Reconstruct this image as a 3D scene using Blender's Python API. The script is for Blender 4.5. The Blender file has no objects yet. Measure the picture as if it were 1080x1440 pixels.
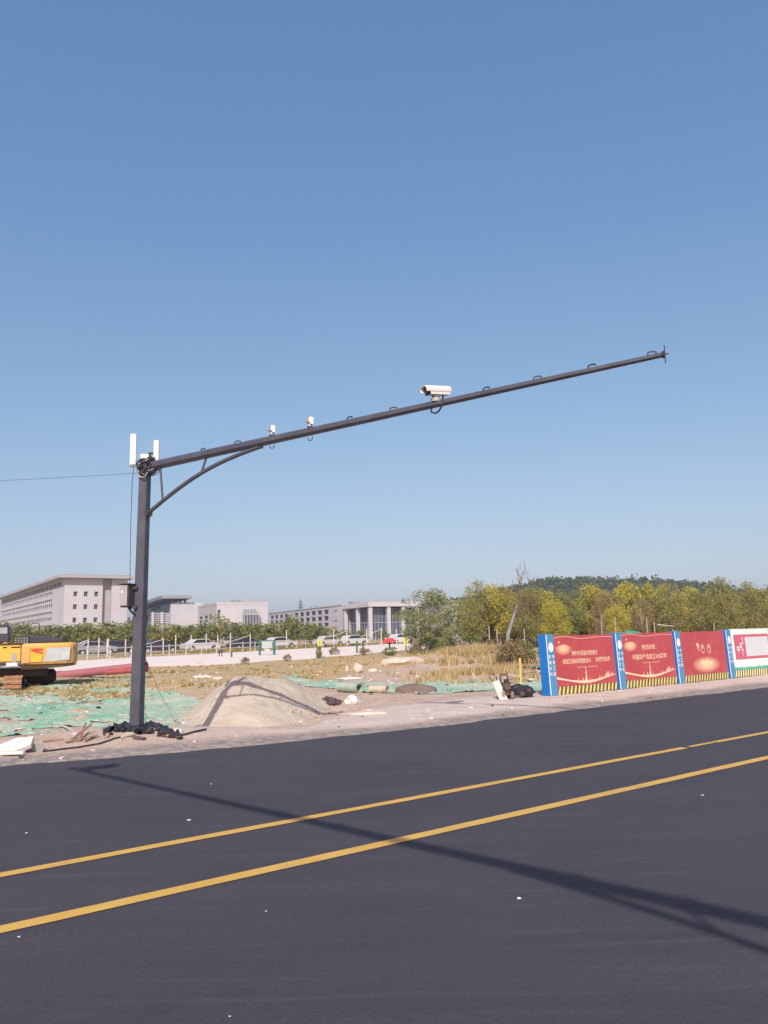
import bpy, math, random
import numpy as np
from mathutils import Vector, Matrix
from math import sin, cos, pi, radians as R

S = bpy.context.scene
COL = S.collection
rnd = random.Random(7)

# ------------------------------------------------------------------ camera
FPX, PITCH, ROLL, EYE = 1120.0, math.atan(171 / 1120), R(1.3), 1.6
cam = bpy.data.cameras.new('camera'); cam_o = bpy.data.objects.new('camera', cam); COL.objects.link(cam_o)
cam.sensor_fit = 'VERTICAL'; cam.sensor_height = 36.0; cam.lens = 36.0 * FPX / 1440
cam.clip_start = 0.1; cam.clip_end = 6000
cam_o.matrix_world = (Matrix.Translation((0, 0, EYE)) @ Matrix.Rotation(pi / 2 + PITCH, 4, 'X') @ Matrix.Rotation(-ROLL, 4, 'Z'))
S.camera = cam_o

# ------------------------------------------------------------------ light
SUN_HEAD, SUN_EL = R(5.6), R(37.0)          # heading the light travels to, and height of the sun
world = bpy.data.worlds.new('World'); S.world = world; world.use_nodes = True
wn = world.node_tree.nodes; wl = world.node_tree.links
bg = wn['Background']; sky = wn.new('ShaderNodeTexSky'); sky.sky_type = 'NISHITA'; sky.sun_disc = False
sky.sun_elevation = SUN_EL; sky.sun_rotation = SUN_HEAD + pi
sky.altitude = 0; sky.air_density = 0.8; sky.dust_density = 2.0; sky.ozone_density = 6.0
EXPO = 0.5
# even grade of the whole sky towards the hazy, soft blue of the day
sepc = wn.new('ShaderNodeSeparateColor'); comb = wn.new('ShaderNodeCombineColor'); wl.new(sky.outputs[0], sepc.inputs[0])
for i, (ga, am) in enumerate(((1.0, 2.28), (.74, 1.36), (.50, 1.06))):
    a_ = wn.new('ShaderNodeMath'); a_.operation = 'MULTIPLY'; a_.inputs[1].default_value = .1; wl.new(sepc.outputs[i], a_.inputs[0])
    b_ = wn.new('ShaderNodeMath'); b_.operation = 'POWER'; b_.inputs[1].default_value = ga; wl.new(a_.outputs[0], b_.inputs[0])
    c_ = wn.new('ShaderNodeMath'); c_.operation = 'MULTIPLY'; c_.inputs[1].default_value = am * 10 / 2 ** EXPO; wl.new(b_.outputs[0], c_.inputs[0]); wl.new(c_.outputs[0], comb.inputs[i])
wl.new(comb.outputs[0], bg.inputs[0]); bg.inputs[1].default_value = 0.10
sun = bpy.data.lights.new('sun', 'SUN'); sun.energy = 3.6; sun.angle = R(0.6); sun.color = (1.0, 0.94, 0.86)
sun_o = bpy.data.objects.new('sun', sun); COL.objects.link(sun_o)
ldir = Vector((sin(SUN_HEAD) * cos(SUN_EL), cos(SUN_HEAD) * cos(SUN_EL), -sin(SUN_EL)))
sun_o.rotation_euler = ldir.to_track_quat('-Z', 'Y').to_euler(); sun_o.location = (-5, -20, 30)
S.view_settings.view_transform = 'Standard'; S.view_settings.look = 'None'
S.view_settings.exposure = EXPO; S.view_settings.gamma = 1.0; S.view_settings.use_curve_mapping = False
S.cycles.max_bounces = 8; S.cycles.transparent_max_bounces = 12; S.cycles.use_denoising = True
S.cycles.volume_bounces = 0

# ------------------------------------------------------------------ geometry of the place
def ray(px, py):
    dx, dy = px - 540, 720 - py
    c, s = cos(-ROLL), sin(-ROLL)
    x, y = c * dx - s * dy, s * dx + c * dy
    return Vector((x, FPX * cos(PITCH) - y * sin(PITCH), y * cos(PITCH) + FPX * sin(PITCH)))
def G(px, py, z=0.0):
    r = ray(px, py); return r * ((z - EYE) / r.z) + Vector((0, 0, EYE))
def AT(px, py, Y):
    r = ray(px, py); return r * (Y / r.y) + Vector((0, 0, EYE))
RH = R(52.2)
U = Vector((sin(RH), cos(RH), 0)); N = Vector((-cos(RH), sin(RH), 0))   # along the road, and away across it

def hashn(ix, iy, seed):
    ix = ix.astype(np.int64); iy = iy.astype(np.int64)
    h = (ix * 374761393 + iy * 668265263 + seed * 1442695041) & 0x7fffffff
    h = ((h ^ (h >> 13)) * 1274126177) & 0x7fffffff
    h = h ^ (h >> 16)
    return (h & 0xffff) / 65535.0
def vnoise(x, y, seed=0):
    x = np.asarray(x, float); y = np.asarray(y, float)
    ix, iy = np.floor(x), np.floor(y); fx, fy = x - ix, y - iy
    fx = fx * fx * (3 - 2 * fx); fy = fy * fy * (3 - 2 * fy)
    a, b = hashn(ix, iy, seed), hashn(ix + 1, iy, seed); c, d = hashn(ix, iy + 1, seed), hashn(ix + 1, iy + 1, seed)
    return (a + (b - a) * fx) + ((c + (d - c) * fx) - (a + (b - a) * fx)) * fy
def fbm(x, y, sc, seed=0, oc=4):
    v = 0; a = .5; t = 0
    for i in range(oc):
        v = v + a * vnoise(np.asarray(x) * sc, np.asarray(y) * sc, seed + i * 17); t += a; a *= .5; sc *= 2.03
    return v / t - .5
def sstep(a, b, x):
    t = np.clip((np.asarray(x, float) - a) / (b - a), 0, 1); return t * t * (3 - 2 * t)
def gauss(x, m, s): return np.exp(-((np.asarray(x, float) - m) / s) ** 2)

def edge_drift(s):                      # the far edge of the asphalt wanders a little; s = metres along the road
    return 10.95 + 1.15 * (1 - sstep(-1.5, 6.5, s)) + .35 * (1 - sstep(4, 9, s))
def ground_z(x, y):
    x = np.asarray(x, float); y = np.asarray(y, float)
    s = x * U.x + y * U.y; d = x * N.x + y * N.y
    e = d - edge_drift(s)
    e = e + .28 * fbm(x, y, 1.1, 3) + .12 * fbm(x, y, 5, 9)
    z = -.10 + .115 * sstep(-.7, .25, e) + .05 * sstep(.2, 1.2, e)
    berm = gauss(s, 4.6, 1.5) * .05 * gauss(e, 2.0, 1.1)
    drop_at = 2.6 - .8 * (1 - sstep(-1, 3.5, s)) - 2.1 * gauss(s, 7.6, 1.5)
    right = sstep(9.5, 13.5, s)
    dep = .42 * (1 - right) + .14 * right
    z = z + berm - dep * sstep(drop_at, drop_at + 2.2, e) + dep * sstep(12, 24, e) * 1.0
    off = sstep(.1, 1.5, e)
    amp = .05 + .16 * sstep(5, 16, e)
    flat = sstep(30, 45, e)
    z = z + off * amp * fbm(x, y, .35, 21) * (1 - flat * .6) + off * .035 * fbm(x, y, 2.2, 5, 3)
    z = z + .62 * gauss(x, 4.9, 4.2) * gauss(y, 39, 5.5) * (1 + .8 * fbm(x, y, .5, 88)) + .18 * gauss(x, 1.0, 3.0) * gauss(y, 40, 5)
    z = z + sstep(350, 600, y) * -1.0
    return z
def gz(x, y): return float(ground_z(x, y))
def GT(px, py):                         # the point of the real ground seen at a pixel
    z = 0.0
    for k in range(25):
        p = G(px, py, z); z = .5 * z + .5 * gz(p.x, p.y)
    return Vector((p.x, p.y, gz(p.x, p.y)))

# ------------------------------------------------------------------ materials
MATS = {}
def nd(nt, t, **kw):
    n = nt.nodes.new(t)
    for k, v in kw.items(): setattr(n, k, v)
    return n
def mat(name, col, rough=.7, metal=0, var=.12, scale=6.0, bump=.0, bscale=30, col2=None, w2=.5, spec=.5, coords='Object', detail=5):
    if name in MATS: return MATS[name]
    m = bpy.data.materials.new(name); m.use_nodes = True; nt = m.node_tree; L = nt.links
    b = nt.nodes['Principled BSDF']; b.inputs['Roughness'].default_value = rough; b.inputs['Metallic'].default_value = metal
    b.inputs['Specular IOR Level'].default_value = spec
    tc = nd(nt, 'ShaderNodeTexCoord'); no = nd(nt, 'ShaderNodeTexNoise'); no.inputs['Scale'].default_value = scale; no.inputs['Detail'].default_value = detail
    L.new(tc.outputs[coords], no.inputs['Vector'])
    cr = nd(nt, 'ShaderNodeValToRGB'); e = cr.color_ramp.elements
    c2 = col2 or tuple(c * (1 - var) for c in col); c1 = col if col2 else tuple(min(1, c * (1 + var)) for c in col)
    e[0].position = w2 - .18; e[0].color = (*c2, 1); e[1].position = w2 + .18; e[1].color = (*c1, 1)
    L.new(no.outputs['Fac'], cr.inputs[0]); L.new(cr.outputs[0], b.inputs['Base Color'])
    if bump:
        n2 = nd(nt, 'ShaderNodeTexNoise'); n2.inputs['Scale'].default_value = bscale; n2.inputs['Detail'].default_value = 4
        L.new(tc.outputs[coords], n2.inputs['Vector'])
        bp = nd(nt, 'ShaderNodeBump'); bp.inputs['Strength'].default_value = bump; bp.inputs['Distance'].default_value = .02
        L.new(n2.outputs['Fac'], bp.inputs['Height']); L.new(bp.outputs[0], b.inputs['Normal'])
    MATS[name] = m; return m
def mixrgb(nt, fac, a, b):
    m = nd(nt, 'ShaderNodeMix', data_type='RGBA')
    for sock, v in ((m.inputs[0], fac), (m.inputs[6], a), (m.inputs[7], b)):
        if isinstance(v, (int, float)): sock.default_value = v
        elif isinstance(v, tuple): sock.default_value = (*v, 1)
        else: nt.links.new(v, sock)
    return m.outputs[2]
def noise(nt, vec, sc, det=4, rough=.55, lo=.4, hi=.6):
    n = nd(nt, 'ShaderNodeTexNoise'); n.inputs['Scale'].default_value = sc; n.inputs['Detail'].default_value = det; n.inputs['Roughness'].default_value = rough
    nt.links.new(vec, n.inputs['Vector'])
    r = nd(nt, 'ShaderNodeMapRange'); r.inputs[1].default_value = lo; r.inputs[2].default_value = hi; nt.links.new(n.outputs['Fac'], r.inputs[0])
    return r.outputs[0]
def new_mat(name, rough=.9, spec=.3):
    m = bpy.data.materials.new(name); m.use_nodes = True; nt = m.node_tree; b = nt.nodes['Principled BSDF']
    b.inputs['Roughness'].default_value = rough; b.inputs['Specular IOR Level'].default_value = spec
    tc = nd(nt, 'ShaderNodeTexCoord'); MATS[name] = m
    return m, nt, b, tc.outputs['Object']
def add_bump(nt, b, vec, sc, strength, dist=.02, det=5):
    n = nd(nt, 'ShaderNodeTexNoise'); n.inputs['Scale'].default_value = sc; n.inputs['Detail'].default_value = det; nt.links.new(vec, n.inputs['Vector'])
    bp = nd(nt, 'ShaderNodeBump'); bp.inputs['Strength'].default_value = strength; bp.inputs['Distance'].default_value = dist
    nt.links.new(n.outputs['Fac'], bp.inputs['Height']); nt.links.new(bp.outputs[0], b.inputs['Normal'])

def m_asphalt():
    m, nt, b, v = new_mat('asphalt', .82, .35)
    c = mixrgb(nt, noise(nt, v, .55, 4, .6, .35, .65), (.046, .043, .054), (.057, .053, .065))
    mp = nd(nt, 'ShaderNodeMapping'); mp.inputs['Rotation'].default_value = (0, 0, RH - pi / 2); mp.inputs['Scale'].default_value = (.12, 2.2, 1)
    nt.links.new(v, mp.inputs['Vector'])
    c = mixrgb(nt, noise(nt, mp.outputs[0], 1.0, 4, .6, .45, .72), c, (.064, .058, .068))
    c = mixrgb(nt, noise(nt, v, 70, 3, .7, .42, .60), mixrgb(nt, .38, c, (.016, .016, .02)), c)
    c = mixrgb(nt, noise(nt, v, 190, 2, .7, .64, .74), c, mixrgb(nt, .35, c, (.25, .24, .24)))
    n2 = noise(nt, v, .8, 5, .65, .60, .80)
    f = nd(nt, 'ShaderNodeMath', operation='MULTIPLY'); nt.links.new(n2, f.inputs[0]); nt.links.new(noise(nt, v, 28, 4, .8, .5, .7), f.inputs[1])
    g = nd(nt, 'ShaderNodeMath', operation='MULTIPLY'); nt.links.new(f.outputs[0], g.inputs[0]); g.inputs[1].default_value = .45
    c = mixrgb(nt, g.outputs[0], c, (.17, .155, .15))
    st = nd(nt, 'ShaderNodeMapping'); st.inputs['Rotation'].default_value = (0, 0, RH - pi / 2); st.inputs['Scale'].default_value = (.5, 7, 1); nt.links.new(v, st.inputs['Vector'])
    k2 = nd(nt, 'ShaderNodeMath', operation='MULTIPLY'); nt.links.new(noise(nt, st.outputs[0], 1.0, 6, .7, .56, .74), k2.inputs[0]); k2.inputs[1].default_value = .5
    c = mixrgb(nt, k2.outputs[0], c, (.095, .085, .09))
    c = mixrgb(nt, noise(nt, v, 420, 2, .5, .66, .76), c, (.13, .125, .12))
    nt.links.new(c, b.inputs['Base Color']); add_bump(nt, b, v, 110, .45, .008)
    return m
def m_ground():
    m, nt, b, v = new_mat('soil', .95, .15)
    at = nd(nt, 'ShaderNodeAttribute'); at.attribute_name = 'zone'; sp = nd(nt, 'ShaderNodeSeparateColor'); nt.links.new(at.outputs['Color'], sp.inputs[0])
    sand = mixrgb(nt, noise(nt, v, 1.3, 6, .6, .3, .7), (.40, .30, .235), (.52, .405, .33))
    sand = mixrgb(nt, noise(nt, v, 9, 5, .7, .52, .68), sand, (.33, .225, .165))
    sand = mixrgb(nt, noise(nt, v, 40, 3, .7, .60, .70), sand, (.56, .50, .44))
    dry = mixrgb(nt, noise(nt, v, .5, 6, .65, .35, .65), (.43, .32, .17), (.30, .245, .105))
    dry = mixrgb(nt, noise(nt, v, 5, 5, .7, .48, .66), dry, (.55, .40, .245))
    pink = mixrgb(nt, noise(nt, v, 2, 5, .6, .35, .65), (.50, .415, .375), (.60, .51, .46))
    c = mixrgb(nt, sp.outputs['Green'], sand, dry); c = mixrgb(nt, sp.outputs['Red'], c, pink)
    c = mixrgb(nt, sp.outputs['Blue'], c, mixrgb(nt, noise(nt, v, 6, 5, .7, .4, .6), (.20, .175, .17), (.33, .28, .25)))
    nt.links.new(c, b.inputs['Base Color']); add_bump(nt, b, v, 16, .7, .05)
    return m
def m_net():
    m, nt, b, v = new_mat('dust_net', .8, .2)
    g = mixrgb(nt, noise(nt, v, .8, 6, .65, .35, .65), (.16, .40, .27), (.34, .45, .34))
    g = mixrgb(nt, noise(nt, v, .45, 7, .66, .42, .60), g, (.40, .47, .37))
    g = mixrgb(nt, noise(nt, v, 1.7, 7, .72, .54, .64), g, (.46, .36, .27))
    g = mixrgb(nt, noise(nt, v, 7, 4, .7, .58, .70), g, (.56, .56, .48))
    g = mixrgb(nt, noise(nt, v, 1.3, 6, .7, .62, .70), g, (.03, .36, .20))
    nt.links.new(g, b.inputs['Base Color']); add_bump(nt, b, v, 9, .8, .06)
    return m
def m_sand():
    m, nt, b, v = new_mat('pile_sand', .95, .15)
    c = mixrgb(nt, noise(nt, v, 1.6, 6, .65, .35, .65), (.41, .355, .29), (.49, .43, .355))
    c = mixrgb(nt, noise(nt, v, 60, 4, .8, .5, .7), c, (.34, .27, .22))
    nt.links.new(c, b.inputs['Base Color']); add_bump(nt, b, v, 22, .6, .03)
    return m
def m_yellow():
    m, nt, b, v = new_mat('road_paint', .6, .4)
    c = mixrgb(nt, noise(nt, v, 3, 5, .6, .3, .7), (.56, .335, .055), (.62, .385, .08))
    n = nd(nt, 'ShaderNodeSeparateXYZ'); nt.links.new(v, n.inputs[0])
    c = mixrgb(nt, noise(nt, v, 90, 4, .8, .52, .70), c, (.34, .22, .09))
    c = mixrgb(nt, noise(nt, v, 2.2, 7, .8, .56, .70), c, (.36, .24, .11))
    nt.links.new(c, b.inputs['Base Color']); add_bump(nt, b, v, 90, .3, .005)
    return m
def leaf_mat(name, a, bcol, c3, trans=.32):
    m = bpy.data.materials.new(name); m.use_nodes = True; nt = m.node_tree; nt.nodes.clear(); L = nt.links
    out = nd(nt, 'ShaderNodeOutputMaterial'); tc = nd(nt, 'ShaderNodeTexCoord'); ge = nd(nt, 'ShaderNodeNewGeometry')
    c = mixrgb(nt, noise(nt, tc.outputs['Object'], .9, 4, .6, .35, .65), a, bcol)
    oi = nd(nt, 'ShaderNodeObjectInfo'); c = mixrgb(nt, oi.outputs['Random'], c, mixrgb(nt, .45, c, c3))
    r = nd(nt, 'ShaderNodeMath', operation='POWER'); L.new(ge.outputs['Random Per Island'], r.inputs[0]); r.inputs[1].default_value = 2.2
    c = mixrgb(nt, r.outputs[0], c, c3)
    d = nd(nt, 'ShaderNodeBsdfDiffuse'); t = nd(nt, 'ShaderNodeBsdfTranslucent'); mx = nd(nt, 'ShaderNodeMixShader'); mx.inputs[0].default_value = trans
    L.new(c, d.inputs[0]); L.new(c, t.inputs[0]); L.new(d.outputs[0], mx.inputs[1]); L.new(t.outputs[0], mx.inputs[2]); L.new(mx.outputs[0], out.inputs[0])
    MATS[name] = m; return m
M = {}
M['asphalt'] = m_asphalt(); M['soil'] = m_ground(); M['net'] = m_net(); M['sand'] = m_sand(); M['yellow'] = m_yellow()
M['steel'] = mat('grey_steel', (.078, .084, .110), .48, .1, .16, 3.5, .12, 50, col2=(.055, .058, .074), detail=9)
M['darksteel'] = mat('dark_steel', (.04, .042, .055), .5, .3)
M['white'] = mat('white_plastic', (.80, .79, .77), .4, 0, .04)
M['cream'] = mat('cream_plastic', (.78, .73, .66), .45, 0, .05)
M['black'] = mat('black_rubber', (.018, .018, .020), .65, 0, .3)
M['cable'] = mat('black_cable', (.022, .02, .024), .55, 0, .4, 8)
M['glassy'] = mat('lens_glass', (.02, .02, .03), .08, 0, .1)
M['boxgrey'] = mat('cabinet_grey', (.33, .32, .31), .55, .1, .10, 5)
M['boxdark'] = mat('cabinet_dark', (.05, .045, .05), .6, .1)
M['yel'] = mat('machine_yellow', (.74, .40, .055), .42, 0, .10, 1.5, .1, 20, col2=(.58, .31, .07), w2=.40)
M['yelold'] = mat('dusty_yellow', (.64, .35, .07), .6, 0, .1, 1.6, .2, 20, col2=(.40, .26, .14), w2=.46, detail=8)
M['mud'] = mat('mud_steel', (.38, .21, .11), .85, .1, .1, 9, .5, 25, col2=(.22, .12, .07))
M['engine'] = mat('engine_hood', (.028, .028, .045), .6, 0, .3)
M['redp'] = mat('red_paint', (.62, .07, .03), .5, 0, .08)
M['patch'] = mat('faded_panel', (.47, .49, .50), .6, 0, .12, 3, col2=(.34, .38, .40))
M['pipe'] = mat('maroon_pipe', (.34, .13, .15), .45, 0, .12, 2, col2=(.31, .09, .11))
M['greenpipe'] = mat('green_pipe', (.30, .37, .29), .7, 0, .15, 4)
M['conc'] = mat('concrete', (.52, .47, .43), .9, 0, .12, 3, .3, 25)
M['paleroad'] = mat('pale_concrete_road', (.74, .65, .59), .9, 0, .1, .6, .2, 8, col2=(.66, .57, .51))
M['rubble'] = mat('dark_rubble', (.095, .065, .060), .9, 0, .4, 5, .5, 30)
M['wood'] = mat('weathered_wood', (.33, .23, .155), .85, 0, .3, 8, .3, 30)
M['rust'] = mat('rusty_machine', (.13, .095, .075), .75, .3, .4, 12, .4, 40, col2=(.06, .045, .04))
M['wall'] = mat('campus_wall', (.43, .435, .475), .85, 0, .03, .15, .1, 4, col2=(.385, .375, .41), detail=8)
M['wallb'] = mat('campus_wall_warm', (.445, .45, .485), .85, 0, .03, .15, col2=(.41, .40, .435), detail=8)
M['wallgrey'] = mat('campus_wall_grey', (.33, .315, .335), .85, 0, .05, .2)
M['roofgrey'] = mat('roof_grey', (.25, .25, .285), .7, 0, .08, .3)
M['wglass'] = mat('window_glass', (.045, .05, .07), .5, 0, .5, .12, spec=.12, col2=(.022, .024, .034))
M['cglass'] = mat('curtain_glass', (.10, .12, .16), .15, 0, .5, .15, spec=.7, col2=(.05, .06, .10))
M['frame'] = mat('window_frame', (.40, .38, .38), .6)
M['blue'] = mat('hoarding_blue', (.055, .21, .43), .5, 0, .06, 2, col2=(.085, .245, .42))
M['deepblue'] = mat('hoarding_side_blue', (.008, .145, .47), .5, 0, .05)
M['print_white'] = mat('print_white', (.74, .79, .82), .6, 0, .04)
M['gold'] = mat('print_gold', (.74, .53, .36), .55, 0, .06)
M['stripe_y'] = mat('stripe_yellow', (.66, .56, .17), .6, 0, .05, 9, col2=(.44, .36, .17), w2=.42, detail=7)
M['stripe_k'] = mat('stripe_black', (.055, .045, .025), .6, 0, .05, 9, col2=(.13, .105, .075), w2=.40, detail=7)
M['palepanel'] = mat('pale_panel', (.62, .72, .70), .6, 0, .05, 1)
M['greyprint'] = mat('print_grey', (.55, .57, .60), .6, 0, .04)
M['rose'] = mat('print_rose', (.50, .11, .16), .6, 0, .06)
M['greenprint'] = mat('print_green', (.10, .36, .25), .6, 0, .2, 10)
M['trunk'] = mat('bark', (.15, .11, .085), .9, 0, .3, 6, .4, 20)
M['palebark'] = mat('pale_bark', (.34, .28, .23), .9, 0, .2, 6)
M['limebark'] = mat('bluish_grey_bark', (.20, .21, .23), .9, 0, .2, 4)
M['postgreen'] = mat('post_green', (.02, .14, .12), .5)
M['signyel'] = mat('sign_yellow', (.50, .48, .14), .5)
M['redcloth'] = mat('red_cloth', (.55, .05, .06), .7)
M['carwhite'] = mat('car_white', (.50, .50, .50), .3, 0, .03, spec=.6)
M['cardark'] = mat('car_dark', (.04, .04, .06), .3, 0, .1, spec=.6)
M['carsilver'] = mat('car_silver', (.35, .35, .37), .3, .4, .05)
M['tarpgreen'] = mat('tarp_green', (.05, .22, .15), .8, 0, .2, 4)
M['tarpblack'] = mat('black_sheet', (.025, .018, .022), .45, 0, .5, 6, .6, 14)
M['fencewhite'] = mat('fence_white', (.52, .50, .47), .6, 0, .06)
M['hill'] = mat('hill_soil', (.04, .06, .03), .95, 0, .2, .05)
M['stakey'] = mat('yellow_post', (.60, .44, .12), .7)
def m_panel_red():
    m, nt, b, v = new_mat('panel_red', .5, .4)
    c = mixrgb(nt, noise(nt, v, .9, 3, .5, .3, .7), (.36, .052, .062), (.43, .080, .088))
    c = mixrgb(nt, noise(nt, v, 3.5, 5, .7, .55, .8), c, (.42, .12, .11))
    c = mixrgb(nt, noise(nt, v, 14, 5, .75, .60, .78), c, (.50, .20, .17))
    nt.links.new(c, b.inputs['Base Color']); add_bump(nt, b, v, 2.6, .6, .04, 3); return m
M['panelred'] = m_panel_red()
def m_glow(name, a, bcol):                      # printed radial fade, the way the poster shows it
    m, nt, b, v = new_mat(name, .5, .4)
    gr = nd(nt, 'ShaderNodeTexGradient', gradient_type='SPHERICAL'); nt.links.new(v, gr.inputs[0])
    cr = nd(nt, 'ShaderNodeValToRGB'); cr.color_ramp.elements[0].color = (*a, 1); cr.color_ramp.elements[1].color = (*bcol, 1); cr.color_ramp.elements[1].position = .75
    nt.links.new(gr.outputs['Fac'], cr.inputs[0]); nt.links.new(cr.outputs[0], b.inputs['Base Color']); return m
M['glow'] = m_glow('print_glow', (.40, .065, .075), (.72, .48, .30))
M['leaf_green'] = leaf_mat('leaf_green', (.135, .175, .055), (.18, .215, .065), (.28, .29, .11))
M['leaf_olive'] = leaf_mat('leaf_olive', (.175, .185, .055), (.24, .24, .07), (.40, .36, .14))
M['leaf_yellow'] = leaf_mat('leaf_yellow', (.29, .30, .05), (.40, .37, .06), (.54, .46, .10))
M['leaf_brown'] = leaf_mat('leaf_brown', (.19, .15, .075), (.24, .19, .10), (.34, .26, .15))
M['leaf_dark'] = leaf_mat('leaf_dark', (.030, .050, .022), (.045, .068, .028), (.07, .09, .035), .1)
M['leaf_grey'] = leaf_mat('leaf_greygreen', (.165, .20, .065), (.21, .24, .085), (.38, .38, .22))
M['straw'] = leaf_mat('dry_straw', (.46, .345, .185), (.38, .30, .145), (.58, .45, .27), .2)
M['weed'] = leaf_mat('green_weed', (.20, .19, .07), (.26, .225, .085), (.36, .29, .13), .2)

# ------------------------------------------------------------------ mesh builder
class MB:
    def __init__(s): s.v = []; s.f = []; s.m = []; s.mats = []
    def mi(s, m):
        if m not in s.mats: s.mats.append(m)
        return s.mats.index(m)
    def add(s, vs, fs, m):
        k = len(s.v); s.v += [tuple(v) for v in vs]; i = s.mi(m)
        for f in fs: s.f.append(tuple(k + a for a in f)); s.m.append(i)
        return s
    def box(s, c, d, m, rot=None, ch=0.0):
        c = Vector(c); x, y, z = d[0] / 2, d[1] / 2, d[2] / 2
        if ch:
            pts = []; ch = min(ch, x * .9, y * .9, z * .9)
            prof = lambda X, Y: [(-X + ch, -Y), (X - ch, -Y), (X, -Y + ch), (X, Y - ch), (X - ch, Y), (-X + ch, Y), (-X, Y - ch), (-X, -Y + ch)]
            def ins(X, Y, k): return [(-X + ch, -Y + k), (X - ch, -Y + k), (X - k, -Y + ch), (X - k, Y - ch), (X - ch, Y - k), (-X + ch, Y - k), (-X + k, Y - ch), (-X + k, -Y + ch)]
            rings = [(ins(x, y, ch), -z), (prof(x, y), -z + ch), (prof(x, y), z - ch), (ins(x, y, ch), z)]
            vs = [Vector((p[0], p[1], zz)) for r, zz in rings for p in r]
            fs = [tuple(range(7, -1, -1)), tuple(range(24, 32))]
            for r in range(3):
                for i in range(8): j = (i + 1) % 8; fs.append((r * 8 + i, r * 8 + j, r * 8 + 8 + j, r * 8 + 8 + i))
        else:
            vs = [Vector((a * x, b * y, e * z)) for a in (-1, 1) for b in (-1, 1) for e in (-1, 1)]
            fs = [(0, 1, 3, 2), (4, 6, 7, 5), (0, 4, 5, 1), (2, 3, 7, 6), (0, 2, 6, 4), (1, 5, 7, 3)]
        if rot is not None: vs = [rot @ v for v in vs]
        return s.add([v + c for v in vs], fs, m)
    def tube(s, path, r, m, n=8, cap=True, phase=0.0):
        path = [Vector(p) for p in path]; k = len(path); rs = r if isinstance(r, (list, tuple)) else [r] * k
        vs = []; up = None
        for i, p in enumerate(path):
            t = (path[min(i + 1, k - 1)] - path[max(i - 1, 0)]).normalized()
            if up is None:
                up = Vector((0, 0, 1)) if abs(t.z) < .9 else Vector((1, 0, 0))
            a = (up - t * up.dot(t))
            if a.length < 1e-4: a = t.orthogonal()
            a.normalize(); up = a; b = t.cross(a)
            for j in range(n):
                g = 2 * pi * j / n + phase; vs.append(p + (a * cos(g) + b * sin(g)) * rs[i])
        fs = [(i * n + j, i * n + (j + 1) % n, (i + 1) * n + (j + 1) % n, (i + 1) * n + j) for i in range(k - 1) for j in range(n)]
        if cap: fs += [tuple(range(n - 1, -1, -1)), tuple(range((k - 1) * n, k * n))]
        return s.add(vs, fs, m)
    def prism(s, pts, a, b, m, axis='y'):            # 2-D outline extruded from a to b along an axis
        n = len(pts); P = {'y': lambda p, t: (p[0], t, p[1]), 'z': lambda p, t: (p[0], p[1], t), 'x': lambda p, t: (t, p[0], p[1])}[axis]
        vs = [P(p, a) for p in pts] + [P(p, b) for p in pts]
        fs = [tuple(range(n)), tuple(range(2 * n - 1, n - 1, -1))] + [(i, i + n, (i + 1) % n + n, (i + 1) % n) for i in range(n)]
        return s.add(vs, fs, m)
    def blob(s, c, r, m, seed=0, sub=2, jit=.25, sq=(1, 1, 1)):
        import bmesh
        bm = bmesh.new(); bmesh.ops.create_icosphere(bm, subdivisions=sub, radius=1); q = random.Random(seed)
        vs = []
        for v in bm.verts:
            k = 1 + q.uniform(-jit, jit); vs.append(Vector(c) + Vector((v.co.x * r * sq[0] * k, v.co.y * r * sq[1] * k, v.co.z * r * sq[2] * k)))
        fs = [tuple(v.index for v in f.verts) for f in bm.faces]; bm.free()
        return s.add(vs, fs, m)
    def mesh(s, name, smooth=None):
        me = bpy.data.meshes.new(name); me.from_pydata(s.v, [], s.f)
        for m in s.mats: me.materials.append(m)
        me.polygons.foreach_set('material_index', s.m)
        if smooth:
            me.polygons.foreach_set('use_smooth', [True] * len(me.polygons)); me.set_sharp_from_angle(angle=R(smooth))
        me.update(); return me
    def build(s, name, parent=None, smooth=None, bevel=0):
        o = bpy.data.objects.new(name, s.mesh(name, smooth)); COL.objects.link(o)
        if parent: o.parent = parent
        if bevel:
            b = o.modifiers.new('bevel', 'BEVEL'); b.width = bevel; b.segments = 2; b.limit_method = 'ANGLE'
        return o
def fix_normals(me):
    import bmesh
    bm = bmesh.new(); bm.from_mesh(me); bmesh.ops.recalc_face_normals(bm, faces=bm.faces); bm.to_mesh(me); bm.free()
def thing(name, label, cat, loc=(0, 0, 0), rz=0, group=None, mw=None):
    o = bpy.data.objects.new(name, None); COL.objects.link(o); o.empty_display_size = .2
    if mw is not None: o.matrix_world = mw
    else: o.location = loc; o.rotation_euler = (0, 0, rz)
    o['label'] = label; o['category'] = cat
    if group: o['group'] = group
    return o
def tag(o, label, cat, group=None):
    o['label'] = label; o['category'] = cat
    if group: o['group'] = group
    return o
def inst(name, me, parent=None, loc=(0, 0, 0), rz=0, sc=(1, 1, 1)):
    o = bpy.data.objects.new(name, me); COL.objects.link(o); o.parent = parent; o.location = loc; o.rotation_euler = (0, 0, rz); o.scale = sc
    return o
def copy_tree(o, parent=None):
    c = o.copy(); COL.objects.link(c)
    if parent: c.parent = parent
    for ch in list(o.children): copy_tree(ch, c)
    return c
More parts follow.
